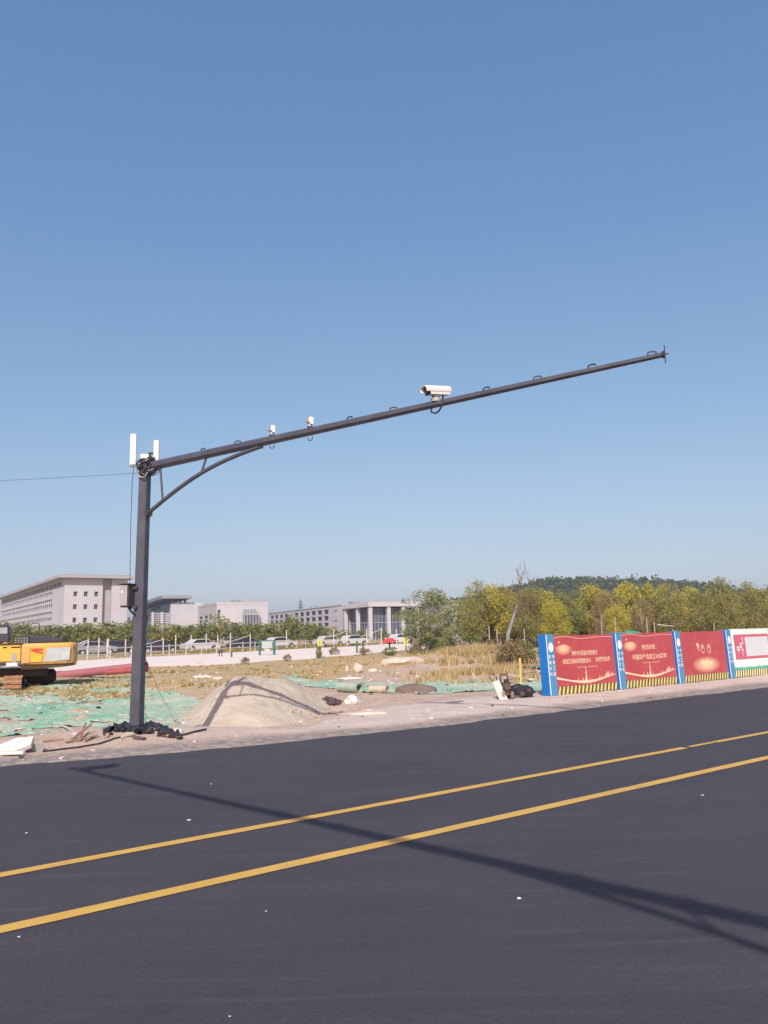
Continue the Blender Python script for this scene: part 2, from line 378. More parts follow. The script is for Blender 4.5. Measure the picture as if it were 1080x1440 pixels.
def grid_mesh(name, X, Y, Z, m, keep=None):
    r, c = X.shape; me = bpy.data.meshes.new(name)
    idx = np.arange(r * c).reshape(r, c)
    q = np.stack([idx[:-1, :-1], idx[:-1, 1:], idx[1:, 1:], idx[1:, :-1]], -1).reshape(-1, 4)
    if keep is not None: q = q[keep.reshape(-1)]
    used, inv = np.unique(q, return_inverse=True); q = inv.reshape(-1, 4)
    co = np.stack([X, Y, Z], -1).reshape(-1, 3)[used].astype(np.float32)
    me.vertices.add(len(co)); me.vertices.foreach_set('co', co.ravel())
    me.loops.add(q.size); me.loops.foreach_set('vertex_index', q.ravel().astype(np.int32))
    me.polygons.add(len(q)); me.polygons.foreach_set('loop_start', np.arange(0, q.size, 4, dtype=np.int32)); me.polygons.foreach_set('loop_total', np.full(len(q), 4, np.int32))
    me.polygons.foreach_set('use_smooth', np.ones(len(q), bool)); me.materials.append(m); me.update(calc_edges=True); me.validate()
    return me, co
def structure(o, label=None):
    o['kind'] = 'structure'
    return o
def link_mesh(name, me):
    o = bpy.data.objects.new(name, me); COL.objects.link(o); return o

# ================================================================== SETTING
# ground: one height field, fine near the camera and coarse at the horizon
ys = np.concatenate([-np.geomspace(900, 8, 30), np.linspace(-6, 9, 24), 9 + np.cumsum(np.geomspace(.10, .11, 90)), []])
y0 = ys[-1]; ys = np.concatenate([ys, y0 + np.cumsum(np.full(110, .12)), ])
y0 = ys[-1]; st = np.geomspace(.14, 22, 260); st = st * (1900 / st.sum()); ys = np.concatenate([ys, y0 + np.cumsum(st)])
tt = np.concatenate([np.linspace(-2.4, -.85, 40, endpoint=False), np.linspace(-.85, 1.05, 330), np.linspace(1.05, 2.8, 45)[1:]])
TT, YY = np.meshgrid(tt, ys); XX = TT * np.sqrt(YY ** 2 + 120)
ZZ = ground_z(XX, YY)
gme, gco = grid_mesh('ground', XX, YY, ZZ, M['soil'])
def zone(x, y):
    s = x * U.x + y * U.y; d = x * N.x + y * N.y; e = d - edge_drift(s)
    w = fbm(x, y, .5, 31); w2 = fbm(x, y, 1.7, 41)
    px_left = 1 - sstep(-.12, .0, x / np.maximum(y, 1) + .02 * w)
    start = 13.0 + 3.5 * sstep(-4, 2, x) + 5 * w
    grass = sstep(-1.2, 1.6, e - start + 2.4 * w2)
    grass = grass * (.50 + .50 * sstep(-.12, .10, w + .9 * w2))
    straw = sstep(.03, .10, x / np.maximum(y, 1)) * (1 - sstep(26, 44, y))
    grass = grass * (1 - .45 * straw)
    pave = .8 * sstep(.2, .8, e + .6 * w2) * (1 - sstep(2.6, 4.4, e + 1.5 * w)) * sstep(3.0, 9, s)
    edge = (1 - sstep(.05, .75, e + .8 * w2)) * sstep(-1, .1, e)
    return np.clip(pave, 0, 1), np.clip(grass, 0, 1), np.clip(edge, 0, 1)
pv, gr, ed = zone(gco[:, 0], gco[:, 1])
ca = gme.color_attributes.new('zone', 'FLOAT_COLOR', 'POINT')
ca.data.foreach_set('color', np.stack([pv, gr, ed, np.ones_like(pv)], -1).astype(np.float32).ravel())
structure(link_mesh('ground', gme))

def road_pts(s, d, z): return tuple(U * s + N * d + Vector((0, 0, z)))
def road_sheet(name, s0, s1, d0, d1, z, m, step=4.0, wob=None):
    ss = np.arange(s0, s1 + step, step); vs = []; fs = []
    for i, s in enumerate(ss):
        a, b = (d0, d1) if wob is None else wob(s, d0, d1)
        vs += [road_pts(s, a, z), road_pts(s, b, z)]
        if i: fs.append((2 * i - 2, 2 * i, 2 * i + 1, 2 * i - 1))
    return structure(MB().add(vs, fs, m).build(name))
road_sheet('road', -260, 900, -11, 13.6, -.022, M['asphalt'], 2, lambda s, a, b: (a, 11.75 + 1.15 * (1 - float(sstep(-1.5, 6.5, s)))))
road_sheet('near_verge', -260, 900, -60, -11, -.012, M['soil'], 20)
wob = lambda s, a, b: (a + .003 * sin(s * 3.1) + .002 * sin(s * 11), b + .003 * sin(s * 2.3 + 1) + .002 * sin(s * 9 + 2))
road_sheet('road_line', -200, 600, 5.20 - .066, 5.20 + .066, -.017, M['yellow'], .25, wob)
# the far line breaks up and fades to the right
road_sheet('road_line', -200, 9.95, 6.37 - .060, 6.37 + .060, -.017, M['yellow'], .25, wob)
road_sheet('road_line', 10.12, 10.55, 6.37 - .04, 6.37 + .045, -.017, M['yellow'], .2, wob)
road_sheet('road_line', 10.75, 13.6, 6.37 - .055, 6.37 + .055, -.017, M['yellow'], .25, wob)
road_sheet('road_line', -40, -1.05, 11.0, 11.05, -.017, mat('worn_white_line', (.22, .21, .22), .7, 0, .5, 1.5), .5, wob)

# the pale concrete road across the field
def poly_sheet(name, pts, m, dz, res=.0):
    vs = [(p.x, p.y, gz(p.x, p.y) + dz) for p in pts]
near = [G(-520, 985), G(-200, 965), G(0, 951), G(120, 945), G(300, 937), G(400, 931), G(480, 925), G(560, 917), G(640, 909), G(760, 902.5)]
far = [G(-520, 962), G(-200, 947), G(0, 936.5), G(120, 930), G(300, 920.5), G(400, 915), G(480, 911), G(560, 906), G(640, 902), G(760, 897)]
vs, fs = [], []; K = 14
def lerp_list(L, t):
    t = t * (len(L) - 1); i = min(int(t), len(L) - 2); return L[i].lerp(L[i + 1], t - i)
for i in range(121):
    a, b = lerp_list(near, i / 120), lerp_list(far, i / 120)
    jit = .5 * float(fbm(a.x, a.y, .25, 77)); a = a + (a - b).normalized() * jit * 2
    for k in range(K + 1):
        p = a.lerp(b, k / K); z = gz(p.x, p.y); vs.append((p.x, p.y, (z if k in (0,) else z) + (.05 if k else -.12)))
for i in range(120):
    for k in range(K):
        q = i * (K + 1) + k; fs.append((q, q + K + 1, q + K + 2, q + 1))
structure(MB().add(vs, fs, M['paleroad']).build('concrete_road', smooth=60))

# sand pile with a broad skirt
PC = Vector((-3.45, 20.7, 0))
def pile_h(x, y):
    dx, dy = x - PC.x, y - PC.y
    hx = np.where(dx < 0, 1.66, 1.98); hy = np.where(dy < 0, 3.3, 1.7)
    rr = np.sqrt((dx / hx) ** 2 + (dy / hy) ** 2) + .10 * fbm(x, y, .9, 55)
    c_ = np.clip(1 - rr, 0, 1) * 1.42
    h = .95 * (c_ - .13 * np.log1p(np.exp((c_ - .97) / .13)))
    h = np.maximum(h, 0)
    h = h + .05 * np.exp(-((dx + .6) ** 2 + (dy + .2) ** 2) / .35) * np.clip(1 - rr, 0, 1)
    return h + (.12 * fbm(x, y, 2.2, 61) + .22 * fbm(x, y, 1.0, 66) + .05 * np.abs(fbm(x, y, 5, 64)) + .035 * fbm(x, y, 9, 62)) * np.clip(1.3 - rr, 0, 1) - .02
px_, py_ = np.meshgrid(np.linspace(-6.2, .2, 180), np.linspace(16.4, 23.2, 190))
ph = pile_h(px_, py_)
pme, _ = grid_mesh('sand_pile', px_, py_, ground_z(px_, py_) * 1.0 + ph, M['sand'], keep=(ph[:-1, :-1] > -.035))
tag(link_mesh('sand_pile', pme), 'large pale heap of sand beside the camera pole, crossed by its shadow', 'sand pile')

q = random.Random(71); mb = MB()
for k in range(420):
    a = q.uniform(0, 2 * pi); rr = q.gauss(.98, .16) if k % 4 else q.uniform(.2, .95); x = PC.x + rr * cos(a) * (1.8 if cos(a) < 0 else 1.98); y = PC.y + rr * sin(a) * (3.3 if sin(a) < 0 else 1.7)
    z = gz(x, y) + max(0, float(pile_h(np.array(x), np.array(y)))); r = q.uniform(.010, .036) * (1.6 if q.random() < .06 else 1)
    mb.blob((x, y, z + r * .2), r, M['sand'], k, 1, .25, (1.2, 1, .7))
o = mb.build('sand_clods'); o['kind'] = 'stuff'; o['label'] = 'clods and crumbs of sand lying on and around the sand heap'

# ------------------------------------------------------------------ green dust nets
def in_poly(x, y, P):
    c = np.zeros(x.shape, bool); n = len(P)
    for i in range(n):
        x1, y1 = P[i]; x2, y2 = P[(i + 1) % n]
        cond = ((y1 > y) != (y2 > y)) & (x < (x2 - x1) * (y - y1) / (y2 - y1 + 1e-9) + x1); c ^= cond
    return c
def net(label, pix, zz=-.3, cell=.07, seed=1, holes=.62, lift=.014, wr=.09):
    P = [(g.x, g.y) for g in (G(a, b, zz) for a, b in pix)]
    xs = np.arange(min(p[0] for p in P) - .3, max(p[0] for p in P) + .3, cell); yy = np.arange(min(p[1] for p in P) - .3, max(p[1] for p in P) + .3, cell)
    X, Y = np.meshgrid(xs, yy)
    jx, jy = .35 * fbm(X, Y, 1.6, seed), .35 * fbm(X, Y, 1.6, seed + 5)
    inside = in_poly(X + jx, Y + jy, P)
    hole = fbm(X, Y, 1.2, seed + 11) > (holes - .5)
    fold = np.abs(fbm(X + jx * 2, Y * .6, 1.5, seed + 3)) ; wr_h = wr * np.exp(-(fold / .02) ** 2) * .5 + .05 * fbm(X, Y, 3, seed + 8)
    Z = ground_z(X, Y) + lift + np.maximum(wr_h, -.01)
    k = (inside & ~hole)[:-1, :-1]
    me, _ = grid_mesh('dust_net', X, Y, Z, M['net'], keep=k)
    return tag(link_mesh('dust_net', me), label, 'dust net', 'green dust nets spread over the dug ground')
net('wide dusty green net over the dug ground left of the camera pole', [(-120, 990), (-60, 972), (50, 974), (100, 966), (150, 961), (195, 963), (205, 1015), (150, 1026), (100, 1040), (70, 1048), (0, 1062), (-120, 1075)], -.22, seed=1, holes=.66)
net('bright green net between the camera pole and the sand pile', [(196, 975), (240, 980), (300, 988), (300, 1000), (270, 1022), (205, 1020)], -.32, seed=4, holes=.72)
net('green net humped behind the dark rubble right of the sand pile', [(395, 962), (415, 962), (440, 970), (500, 972), (600, 975), (604, 985), (560, 990), (510, 990), (460, 982), (425, 980)], -.35, cell=.09, seed=9, holes=.75)
net('faded green net strip left of the rusty road machine', [(590, 966), (700, 963), (700, 976), (640, 981), (585, 984)], -.2, cell=.09, seed=15, holes=.70)
net('pale green net behind the first blue hoarding post', [(722, 958), (765, 950), (768, 974), (722, 975)], -.1, cell=.09, seed=19, holes=.75)

# ================================================================== CAMERA POLE
PB = Vector((-4.376, 14.203, 0)); PB.z = gz(PB.x, PB.y)
def square(path, rs, m, mb, rot, ch=.12):      # square section with broken corners, world axes rotated
    ring = []
    for (p, r) in zip(path, rs):
        c = r * ch; q = [(-r + c, -r), (r - c, -r), (r, -r + c), (r, r - c), (r - c, r), (-r + c, r), (-r, r - c), (-r, -r + c)]
        ring += [Vector(p) + rot @ Vector((a, b, 0)) for a, b in q]
    n = 8; k = len(path)
    fs = [(i * n + j, i * n + (j + 1) % n, (i + 1) * n + (j + 1) % n, (i + 1) * n + j) for i in range(k - 1) for j in range(n)]
    fs += [tuple(range(n - 1, -1, -1)), tuple(range((k - 1) * n, k * n))]
    mb.add(ring, fs, m)
def camera_pole(base, head, labels, tip_rise, length, with_top=True, name='camera_pole'):
    """a tapered square pole with a raking arm; head = heading of the arm"""
    t = thing(name, labels, 'camera pole', base)
    rot = Matrix.Rotation(-R(head) + R(17) + pi / 2, 3, 'Z')
    mb = MB(); square([(0, 0, -.2), (0, 0, .0), (.05, 0, 4.72)], [.094, .094, .080], M['steel'], mb, rot); mb.build('pole', t, 30)
    mb = MB(); square([(0, 0, .02), (0, 0, .05)], [.15, .15], M['darksteel'], mb, rot, .1)
    for a in range(4):
        o = rot @ Vector((.12 * (1 if a % 2 else -1), .12 * (1 if a > 1 else -1), 0)); mb.tube([o + Vector((0, 0, .0)), o + Vector((0, 0, .075))], .014, M['darksteel'], 6)
    mb.build('base_plate', t, 30)
    mb = MB(); square([(.05, 0, 4.715), (.05, 0, 4.74)], [.086, .086], M['darksteel'], mb, rot); mb.build('pole_cap', t)
    hv = Vector((sin(R(head)), cos(R(head)), 0))
    a0 = Vector((.05, 0, 4.60)) + hv * .10; a1 = Vector((.05, 0, 4.60)) + hv * length + Vector((0, 0, tip_rise))
    ad = (a1 - a0)
    mb = MB(); mb.tube([a0.lerp(a1, i / 12) for i in range(13)], [.086 + (.034 - .086) * i / 12 for i in range(13)], M['steel'], 8, phase=pi / 8); mb.build('arm', t, 30)
    mb = MB()
    for off, r in ((.0, .15), (.035, .15)):
        p = a0 + ad.normalized() * off; mb.tube([p, p + ad.normalized() * .022], r, M['steel'], 16)
    for k in range(6):
        g = k * pi / 3; sd = ad.normalized().orthogonal(); sd.rotate(Matrix.Rotation(g, 3, ad.normalized())); mb.tube([a0 - ad.normalized() * .02 + sd * .125, a0 + ad.normalized() * .09 + sd * .125], .012, M['darksteel'], 6)
    mb.build('arm_flange', t, 30)
    p = a1 - ad.normalized() * .01; sd = Vector((0, 0, 1))
    mb = MB(); mb.tube([p, p + ad.normalized() * .02], .05, M['darksteel'], 12); mb.box(p + ad.normalized() * .03, (.012, .012, .24), M['darksteel']); mb.box(p + ad.normalized() * .03, (.10, .012, .014), M['darksteel'], Matrix.Rotation(-R(head) + pi / 2, 3, 'Z')); mb.build('end_plate', t, 30)
    # curved brace
    b0 = Vector((.040, 0, 3.74)) + hv * .1; b1 = a0 + ad * (2.52 / length) - Vector((0, 0, .075))
    pts = []
    for i in range(15):
        s_ = i / 14; q = b0.lerp(b1, s_); q.z += .15 * sin(pi * s_); pts.append(q)
    mb = MB(); mb.tube(pts, .036, M['steel'], 10); mb.build('brace', t, 40)
    mb = MB(); rb = Matrix.Rotation(-R(head) + pi / 2, 3, 'Z'); mb.box(b0 + hv * .0, (.07, .12, .12), M['darksteel'], rb, .01); mb.box(b0 + hv * .06, (.09, .02, .10), M['darksteel'], rb); mb.build('brace_bracket', t)
    mb = MB(); mb.box(b1 + hv * .02, (.12, .05, .06), M['darksteel'], rb, .01); mb.box(b1 + Vector((0, 0, .05)), (.16, .02, .10), M['steel'], rb); mb.build('brace_bracket', t)
    for s_, al in ((.20, .030), (.50, .150)):
        q = pts[int(s_ * 14)]; w = a0 + ad * al; w.z -= .06
        mb = MB(); mb.tube([q, w], .02, M['steel'], 8); mb.build('strut', t, 40)
    # cable hooks along the top of the arm
    hk = MB(); hk.tube([(-.05, 0, -.02), (-.05, 0, .028), (-.03, 0, .040), (.035, 0, .040), (.052, 0, .030), (.052, 0, .012)], .011, M['darksteel'], 6); hm = hk.mesh('cable_hook', 40)
    for k, s_ in enumerate([1.20, 1.97, 4.20, 4.98, 6.49, 7.25, 8.0, 8.78]):
        q = a0 + ad * ((s_ + .07) / (length - .1)); rr = .086 - .052 * s_ / length
        o = inst('cable_hook', hm, t, q + Vector((0, 0, rr * .92)), -R(head) + pi / 2 + (.35 if k % 2 else -.2)); o.rotation_euler.y = -math.atan2(tip_rise, length)
    return t, a0 + Vector(base), ad, hv
POLE, A0, AD, HV = camera_pole(tuple(PB), 119, 'tall dark grey steel pole with long raking arm over the road edge', .36, 9.09)
def on_arm(s): return A0 + AD * ((s + .07) / 9.0)
def arm_r(s): return .086 - .052 * s / 8.95

# its twin behind the photographer: its arm throws the long shadow over the asphalt
P2, A2, AD2, HV2 = camera_pole((2.15, -2.10, -.02), -48, 'second dark camera pole standing across the road behind the viewer', .30, 9.3, name='camera_pole')
b = A2 + AD2 * .955; t = thing('surveillance_camera', 'boxy white camera near the arm tip of the second pole', 'camera', b + Vector((0, 0, .05)))
MB().box((0, 0, .22), (.42, .20, .18), M['white'], Matrix.Rotation(R(35), 3, 'Z'), .03).build('housing', t); MB().tube([(0, 0, 0), (0, 0, .14)], .03, M['boxgrey'], 8).build('bracket', t)

# bullet camera on the arm
def bullet_camera(s):
    b = on_arm(s); b.z += arm_r(s)
    t = thing('surveillance_camera', 'large white boxy surveillance camera halfway along the pole arm', 'camera', b)
    hd = R(236); rz = -hd + pi / 2; Rm = Matrix.Rotation(rz, 3, 'Z') @ Matrix.Rotation(R(7), 3, 'Y')     # local +x looks along the camera
    c = Vector((0, 0, .145)) - Vector((sin(hd), cos(hd), 0)) * .02
    def T(v): return Rm @ (Vector(v) * .76) + c
    mb = MB()
    prof = [(-.075, -.075), (.075, -.075), (.085, -.03), (.085, .025), (.05, .07), (-.05, .07), (-.085, .025), (-.085, -.03)]
    for x0, x1 in ((-.27, .22),):
        vs = [T((x0, y, z)) for y, z in prof] + [T((x1, y, z)) for y, z in prof]
        mb.add(vs, [tuple(range(7, -1, -1)), tuple(range(8, 16))] + [(i, i + 8, (i + 1) % 8 + 8, (i + 1) % 8) for i in range(8)], M['white'])
    fix = mb.build('housing', t); fix_normals(fix.data)
    mb = MB(); o = [(-.088, -.02), (-.098, .03), (-.058, .085), (.058, .085), (.098, .03), (.088, -.02), (.094, -.02), (.106, .032), (.062, .094), (-.062, .094), (-.106, .032), (-.094, -.02)]
    vs = [T((-.29, y, z)) for y, z in o] + [T((.32, y, z)) for y, z in o]; n = 12
    fs = [(i, i + n, (i + 1) % n + n, (i + 1) % n) for i in range(n)]
    for e_ in (0, n): fs += [tuple(e_ + k for k in q) for q in ((0, 1, 10, 11), (1, 2, 9, 10), (2, 3, 8, 9), (3, 4, 7, 8), (4, 5, 6, 7))]
    o_ = mb.add(vs, fs, M['white']).build('sunshield', t); fix_normals(o_.data)
    mb = MB(); mb.box(T((.222, 0, -.004)), (.006, .13, .12), M['glassy'], Rm); mb.tube([T((.225, 0, 0)), T((.25, 0, 0))], .045, M['darksteel'], 16); mb.build('lens_window', t)
    mb = MB(); mb.tube([(0, 0, -.02), (0, 0, .03)], .075, M['boxgrey'], 12); mb.tube([(0, 0, .02), (0, 0, .065)], .034, M['boxgrey'], 10); mb.box((0, 0, .078), (.11, .08, .05), M['boxgrey'], Rm, .01); mb.build('bracket', t, 40)
    mb = MB(); q = T((-.14, .0, -.07)); d = HV * .1
    pts = [q, q + Vector((0, 0, -.06)), HV * .11 + Vector((0, -.05, -.02)), HV * .11 + Vector((-.02, -.06, -.12)), HV * .07 + Vector((-.03, -.05, -.185)), HV * .0 + Vector((-.02, -.04, -.205)), HV * -.06 + Vector((-.02, -.03, -.17)), HV * -.08 + Vector((0, 0, -.11))]
    mb.tube(pts, .013, M['cable'], 6); mb.build('cable', t, 60)
bullet_camera(5.70)
def flash_unit(s, label):
    b = on_arm(s); b.z += arm_r(s)
    t = thing('flash_lamp', label, 'traffic flash', b, group='small white flash lamps on the pole arm'); t.scale = (.86,) * 3
    hd = R(236); Rm = Matrix.Rotation(-hd + pi / 2, 3, 'Z'); Rt = Rm @ Matrix.Rotation(R(-12), 3, 'Y')
    mb = MB(); mb.tube([(0, 0, -.02), (0, 0, .02)], .055, M['darksteel'], 10); mb.tube([(0, 0, .01), (0, 0, .05)], .03, M['white'], 8); mb.build('bracket', t, 40)
    mb = MB(); mb.box((0, 0, .058), (.055, .135, .014), M['white'], Rm); 
    for sgn in (-1, 1): mb.box(Rm @ Vector((0, sgn * .07, .105)), (.05, .012, .10), M['white'], Rm)
    mb.build('yoke', t)
    mb = MB(); mb.box(Vector((0, 0, .135)), (.10, .125, .115), M['white'], Rt, .015); mb.build('housing', t)
    mb = MB(); mb.box(Rt @ Vector((.055, 0, 0)) + Vector((0, 0, .135)), (.01, .10, .085), M['boxgrey'], Rt, .003); mb.build('lens_window', t)
    mb = MB(); r0 = arm_r(s); mb.tube([HV * .05 + Vector((0, -.03, -.15 - r0 * .6)), HV * .05 + Vector((0, -.03, -.235)), Vector((0, -.03, -.26)), HV * -.05 + Vector((0, -.03, -.235)), HV * -.05 + Vector((0, -.03, -.15 - r0 * .6))], .008, M['cable'], 6); mb.build('cable', t, 60)
flash_unit(2.70, 'small white flash lamp on the arm nearest the pole, above the brace end')
flash_unit(3.46, 'small white flash lamp on the arm, the one farther from the pole')

# antennas on the pole head
def antenna(px, py_bot, py_top, Y, w, label, m):
    b = AT(px, py_bot, Y); tp = AT(px, py_top, Y); h = tp.z - b.z
    t = thing('panel_antenna', label, 'antenna', b, group='white panel antennas on the pole head')
    prof = [(-w / 2, -.02), (-w * .3, -.055), (w * .3, -.055), (w / 2, -.02), (w / 2, .03), (-w / 2, .03)]
    mb = MB(); mb.prism(prof, 0, h, m, 'z'); o = mb.build('radome', t, bevel=.008); fix_normals(o.data); o.rotation_euler.z = R(28)
    mb = MB(); mb.box((0, 0, -.012), (w * .9, .08, .022), M['boxgrey'], Matrix.Rotation(R(28), 3, 'Z')); mb.build('end_cap', t)
    top = Vector((PB.x + .05, PB.y, PB.z + 4.66)) - b
    mb = MB(); mb.tube([(0, .05, h * .12), Vector((0, .05, .03)), top * .6 + Vector((0, .04, .0)), top], .014, M['darksteel'], 6); mb.tube([(0, .05, 0), (0, .05, h * .75)], .016, M['boxgrey'], 6); mb.build('mounting_arm', t, 40)
    return b
b = antenna(187, 654, 611, 14.15, .115, 'tall white panel antenna left of the pole head', M['white'])
antenna(219.5, 654, 620, 14.32, .10, 'shorter cream panel antenna right of the pole head', M['cream'])
t = thing('radio_box', 'small white radio box in the cable tangle on top of the pole', 'radio box', (PB.x + .05, PB.y - .03, PB.z + 4.74))
mb = MB(); mb.box((-.01, 0, .045), (.15, .12, .09), M['cream'], Matrix.Rotation(R(20), 3, 'Z'), .015); mb.build('housing', t)
mb = MB(); mb.tube([(.08, 0, 0), (.09, .0, .1)], .02, M['darksteel'], 8); mb.box((.1, 0, .11), (.09, .05, .03), M['darksteel'], ch=.008); mb.build('clamp', t)
# black cable tangle hanging at the joint
cb = MB(); q = random.Random(3)
cen = Vector((PB.x + .18, PB.y - .12, PB.z + 4.56))
for k in range(15):
    pts = []; r1, r2 = q.uniform(.07, .19), q.uniform(.05, .15); ph = q.uniform(0, 6); ox, oz = q.uniform(-.14, .08), q.uniform(-.07, .10); ty = q.uniform(-.06, .06); tl = q.uniform(-.5, .5)
    for i in range(15):
        a = ph + i / 14 * q.choice([1, 1]) * (5.2); x_, z_ = r1 * cos(a), r2 * sin(a)
        pts.append(cen + Vector((ox + x_ * cos(tl) - z_ * sin(tl), ty + .03 * sin(2 * a), oz + x_ * sin(tl) + z_ * cos(tl))))
    cb.tube(pts, q.uniform(.009, .015), M['cable'] if k % 4 else M['boxgrey'], 6)
tag(cb.build('cable_tangle', smooth=60), 'tangle of black cable loops where the arm meets the pole', 'cables')
# wires
def wire(a, b, sag, r, label, m=M['cable'], n=24):
    pts = [a.lerp(b, i / n) - Vector((0, 0, 4 * sag * (i / n) * (1 - i / n))) for i in range(n + 1)]
    return tag(MB().tube(pts, r, m, 5).build('overhead_wire', smooth=60), label, 'wire')
wire(Vector((PB.x, PB.y, PB.z + 4.50)), AT(-700, 655, 26), .42, .0035, 'thin black wire running left from the pole head against the sky')
w0 = AT(188, 655, 14.15)
tag(MB().tube([w0, w0 + Vector((-.02, 0, -.35)), w0 + Vector((-.025, 0, -1.2)), w0 + Vector((-.02, .02, -2.15)), w0 + Vector((.05, .02, -2.3))], .0055, M['cable'], 5).build('dangling_wire', smooth=60), 'thin loose wire hanging down beside the pole from the left antenna', 'wire')
wire(GT(238, 997) + Vector((0, 0, .02)), Vector((PB.x + .1, PB.y, PB.z + 1.25)), .1, .0045, 'thin stay wire slanting from the pole down to the green net')

# equipment box
c = AT(179, 838, 14.05)
t = thing('equipment_box', 'grey metal cabinet fixed to the left side of the pole', 'cabinet', c)
Rb = Matrix.Rotation(R(52), 3, 'Z')
mb = MB(); mb.box((0, .03, 0), (.17, .2, .40), M['boxdark'], Matrix.Rotation(R(-20), 3, 'Z'), .01); mb.build('cabinet_body', t)
Rd = Matrix.Rotation(R(-20), 3, 'Z')
mb = MB(); mb.box(Rd @ Vector((-.012, -.085, .005)), (.15, .015, .36), M['boxgrey'], Rd, .006); mb.box(Rd @ Vector((-.04, -.096, .07)), (.022, .012, .05), M['white'], Rd); mb.build('door', t)
mb = MB(); mb.box((-.01, .02, .207), (.22, .25, .016), M['boxdark'], Rd); mb.build('roof', t)
for z in (-.2, .14): MB().box((.10, .05, z), (.12, .06, .05), M['darksteel']).build('bracket', t)
MB().tube([(.02, .0, -.19), (.06, .02, -.26), (.12, .06, -.33)], .02, M['cable'], 6).build('cable', t, 40)

# black cable and cloth heap over the pole foot
q = random.Random(12); hp = MB()
def drape(px, py, h=.03):
    g = GT(px, py); return Vector((g.x, g.y, g.z + h))
spine = [(146, 1035), (160, 1028), (178, 1024), (196, 1030), (212, 1023), (226, 1028), (238, 1035), (250, 1037)]
for k in range(26):
    i0 = q.uniform(0, 4.5); L_ = q.uniform(1.2, 3.2); pts = []; oy = q.uniform(-5, 5); am = q.uniform(0, 3)
    for j in range(12):
        t_ = min(i0 + L_ * j / 11, 6.99); a_, b_ = spine[int(t_)], spine[int(t_) + 1]; f_ = t_ - int(t_)
        pts.append(drape(a_[0] + (b_[0] - a_[0]) * f_, a_[1] + (b_[1] - a_[1]) * f_ + oy + am * sin(j * 1.7 + k), q.uniform(.01, .04) + .025 * sin(pi * j / 11)))
    hp.tube(pts, q.uniform(.018, .038), M['cable'], 6)
for a_, b_, r_ in ((200, 1031, .13), (186, 1028, .10), (214, 1027, .10), (233, 1035, .12), (243, 1037, .09), (222, 1024, .09), (168, 1028, .07), (152, 1034, .06), (206, 1024, .12)):
    hp.blob(drape(a_, b_, .02), r_, M['tarpblack'], int(a_), 3, .22, (1.25, .8, .55))
tag(hp.build('cable_heap', smooth=35), 'crumpled black cable and sheeting heaped round the foot of the pole', 'cable heap')
tag(MB().tube([drape(250, 1036, .02), drape(262, 1034, .02), drape(276, 1030, .02), drape(290, 1028, .03)], .016, M['cable'], 6).build('hose'), 'thin black hose leading from the heap to the sand pile', 'hose')
tag(MB().tube([drape(178, 1036, .02), drape(160, 1040, .015), drape(140, 1047, .015), drape(110, 1052, .015), drape(60, 1058, .015)], .012, M['cable'], 6).build('hose'), 'thin dark cable lying along the sandy road edge left of the pole', 'cable')
#==SPLIT==
# ================================================================== HOARDINGS
def text_mesh(body, cache={}):
    if body not in cache:
        cu = bpy.data.curves.new('lettering', 'FONT'); cu.body = body; cu.extrude = 0; cu.offset = .012; cu.resolution_u = 2
        o = bpy.data.objects.new('lettering', cu); COL.objects.link(o)
        me = bpy.data.meshes.new_from_object(o.evaluated_get(bpy.context.evaluated_depsgraph_get())); bpy.data.objects.remove(o)
        co = np.array([v.co[:] for v in me.vertices]); cache[body] = (me, co.min(0), co.max(0))
    return cache[body]
def lettering(parent, body, cx, cz, w, h, y, m, name='lettering'):
    me, lo, hi = text_mesh(body); me = me.copy(); me.materials.clear(); me.materials.append(m)
    sx, sz = w / (hi[0] - lo[0]), h / (hi[1] - lo[1]); mx, my = (lo[0] + hi[0]) / 2, (lo[1] + hi[1]) / 2
    for v in me.vertices: v.co = ((v.co.x - mx) * sx, 0, (v.co.y - my) * sz)
    o = bpy.data.objects.new(name, me); COL.objects.link(o); o.parent = parent; o.location = (cx, y, cz); return o
HD, HS, HP, HH, LEAN = 12.76, 14.67, 2.665, 1.40, .065
Zh = (N * LEAN + Vector((0, 0, HH))).normalized(); Yh = Zh.cross(U)
def hoard_mw(s, z=None):
    p = U * s + N * HD; p.z = gz(p.x, p.y) if z is None else z
    m = Matrix((U, Yh, Zh)).transposed().to_4x4(); m.translation = p; return m
PH = HH
def flat(mb, pts, y, m): mb.add([(a, y, b) for a, b in pts], [tuple(range(len(pts)))], m)
def skyline(parent, W):
    q = random.Random(5); n = 60
    curve = lambda t: .40 - .12 * sin(pi * min(1, t * 1.0)) - .05 * sin(pi * t) ** 3 + .02 * t
    mb = MB()
    for i in range(n):
        t0, t1 = i / n, (i + 1) / n; th = lambda t: .012 + .055 * sin(pi * t) ** 2 + .045 * max(0, 1 - t * 4)
        a, b = (curve(t0) + .02) * .9 , (curve(t1) + .02) * .9
        flat(mb, [((t0 - .5) * W, a), ((t1 - .5) * W, b), ((t1 - .5) * W, b + th(t1)), ((t0 - .5) * W, a + th(t0))], -.006, M['gold'])
    for k in range(26):
        t = q.uniform(.30, .95); h = q.choice([.04, .06, .09, .12]); w = q.uniform(.012, .03); z = (curve(t) + .02) * .9 + .02
        flat(mb, [((t - .5) * W - w, z), ((t - .5) * W + w, z), ((t - .5) * W + w * .3, z + h), ((t - .5) * W - w * .3, z + h)], -.0075, M['gold'])
    z = (curve(.48) + .02) * .9; flat(mb, [(-.02 * W - .035, z), (-.02 * W + .035, z), (-.02 * W + .006, z + .40), (-.02 * W - .006, z + .40)], -.0085, M['gold'])
    mb.build('printed_skyline', parent)
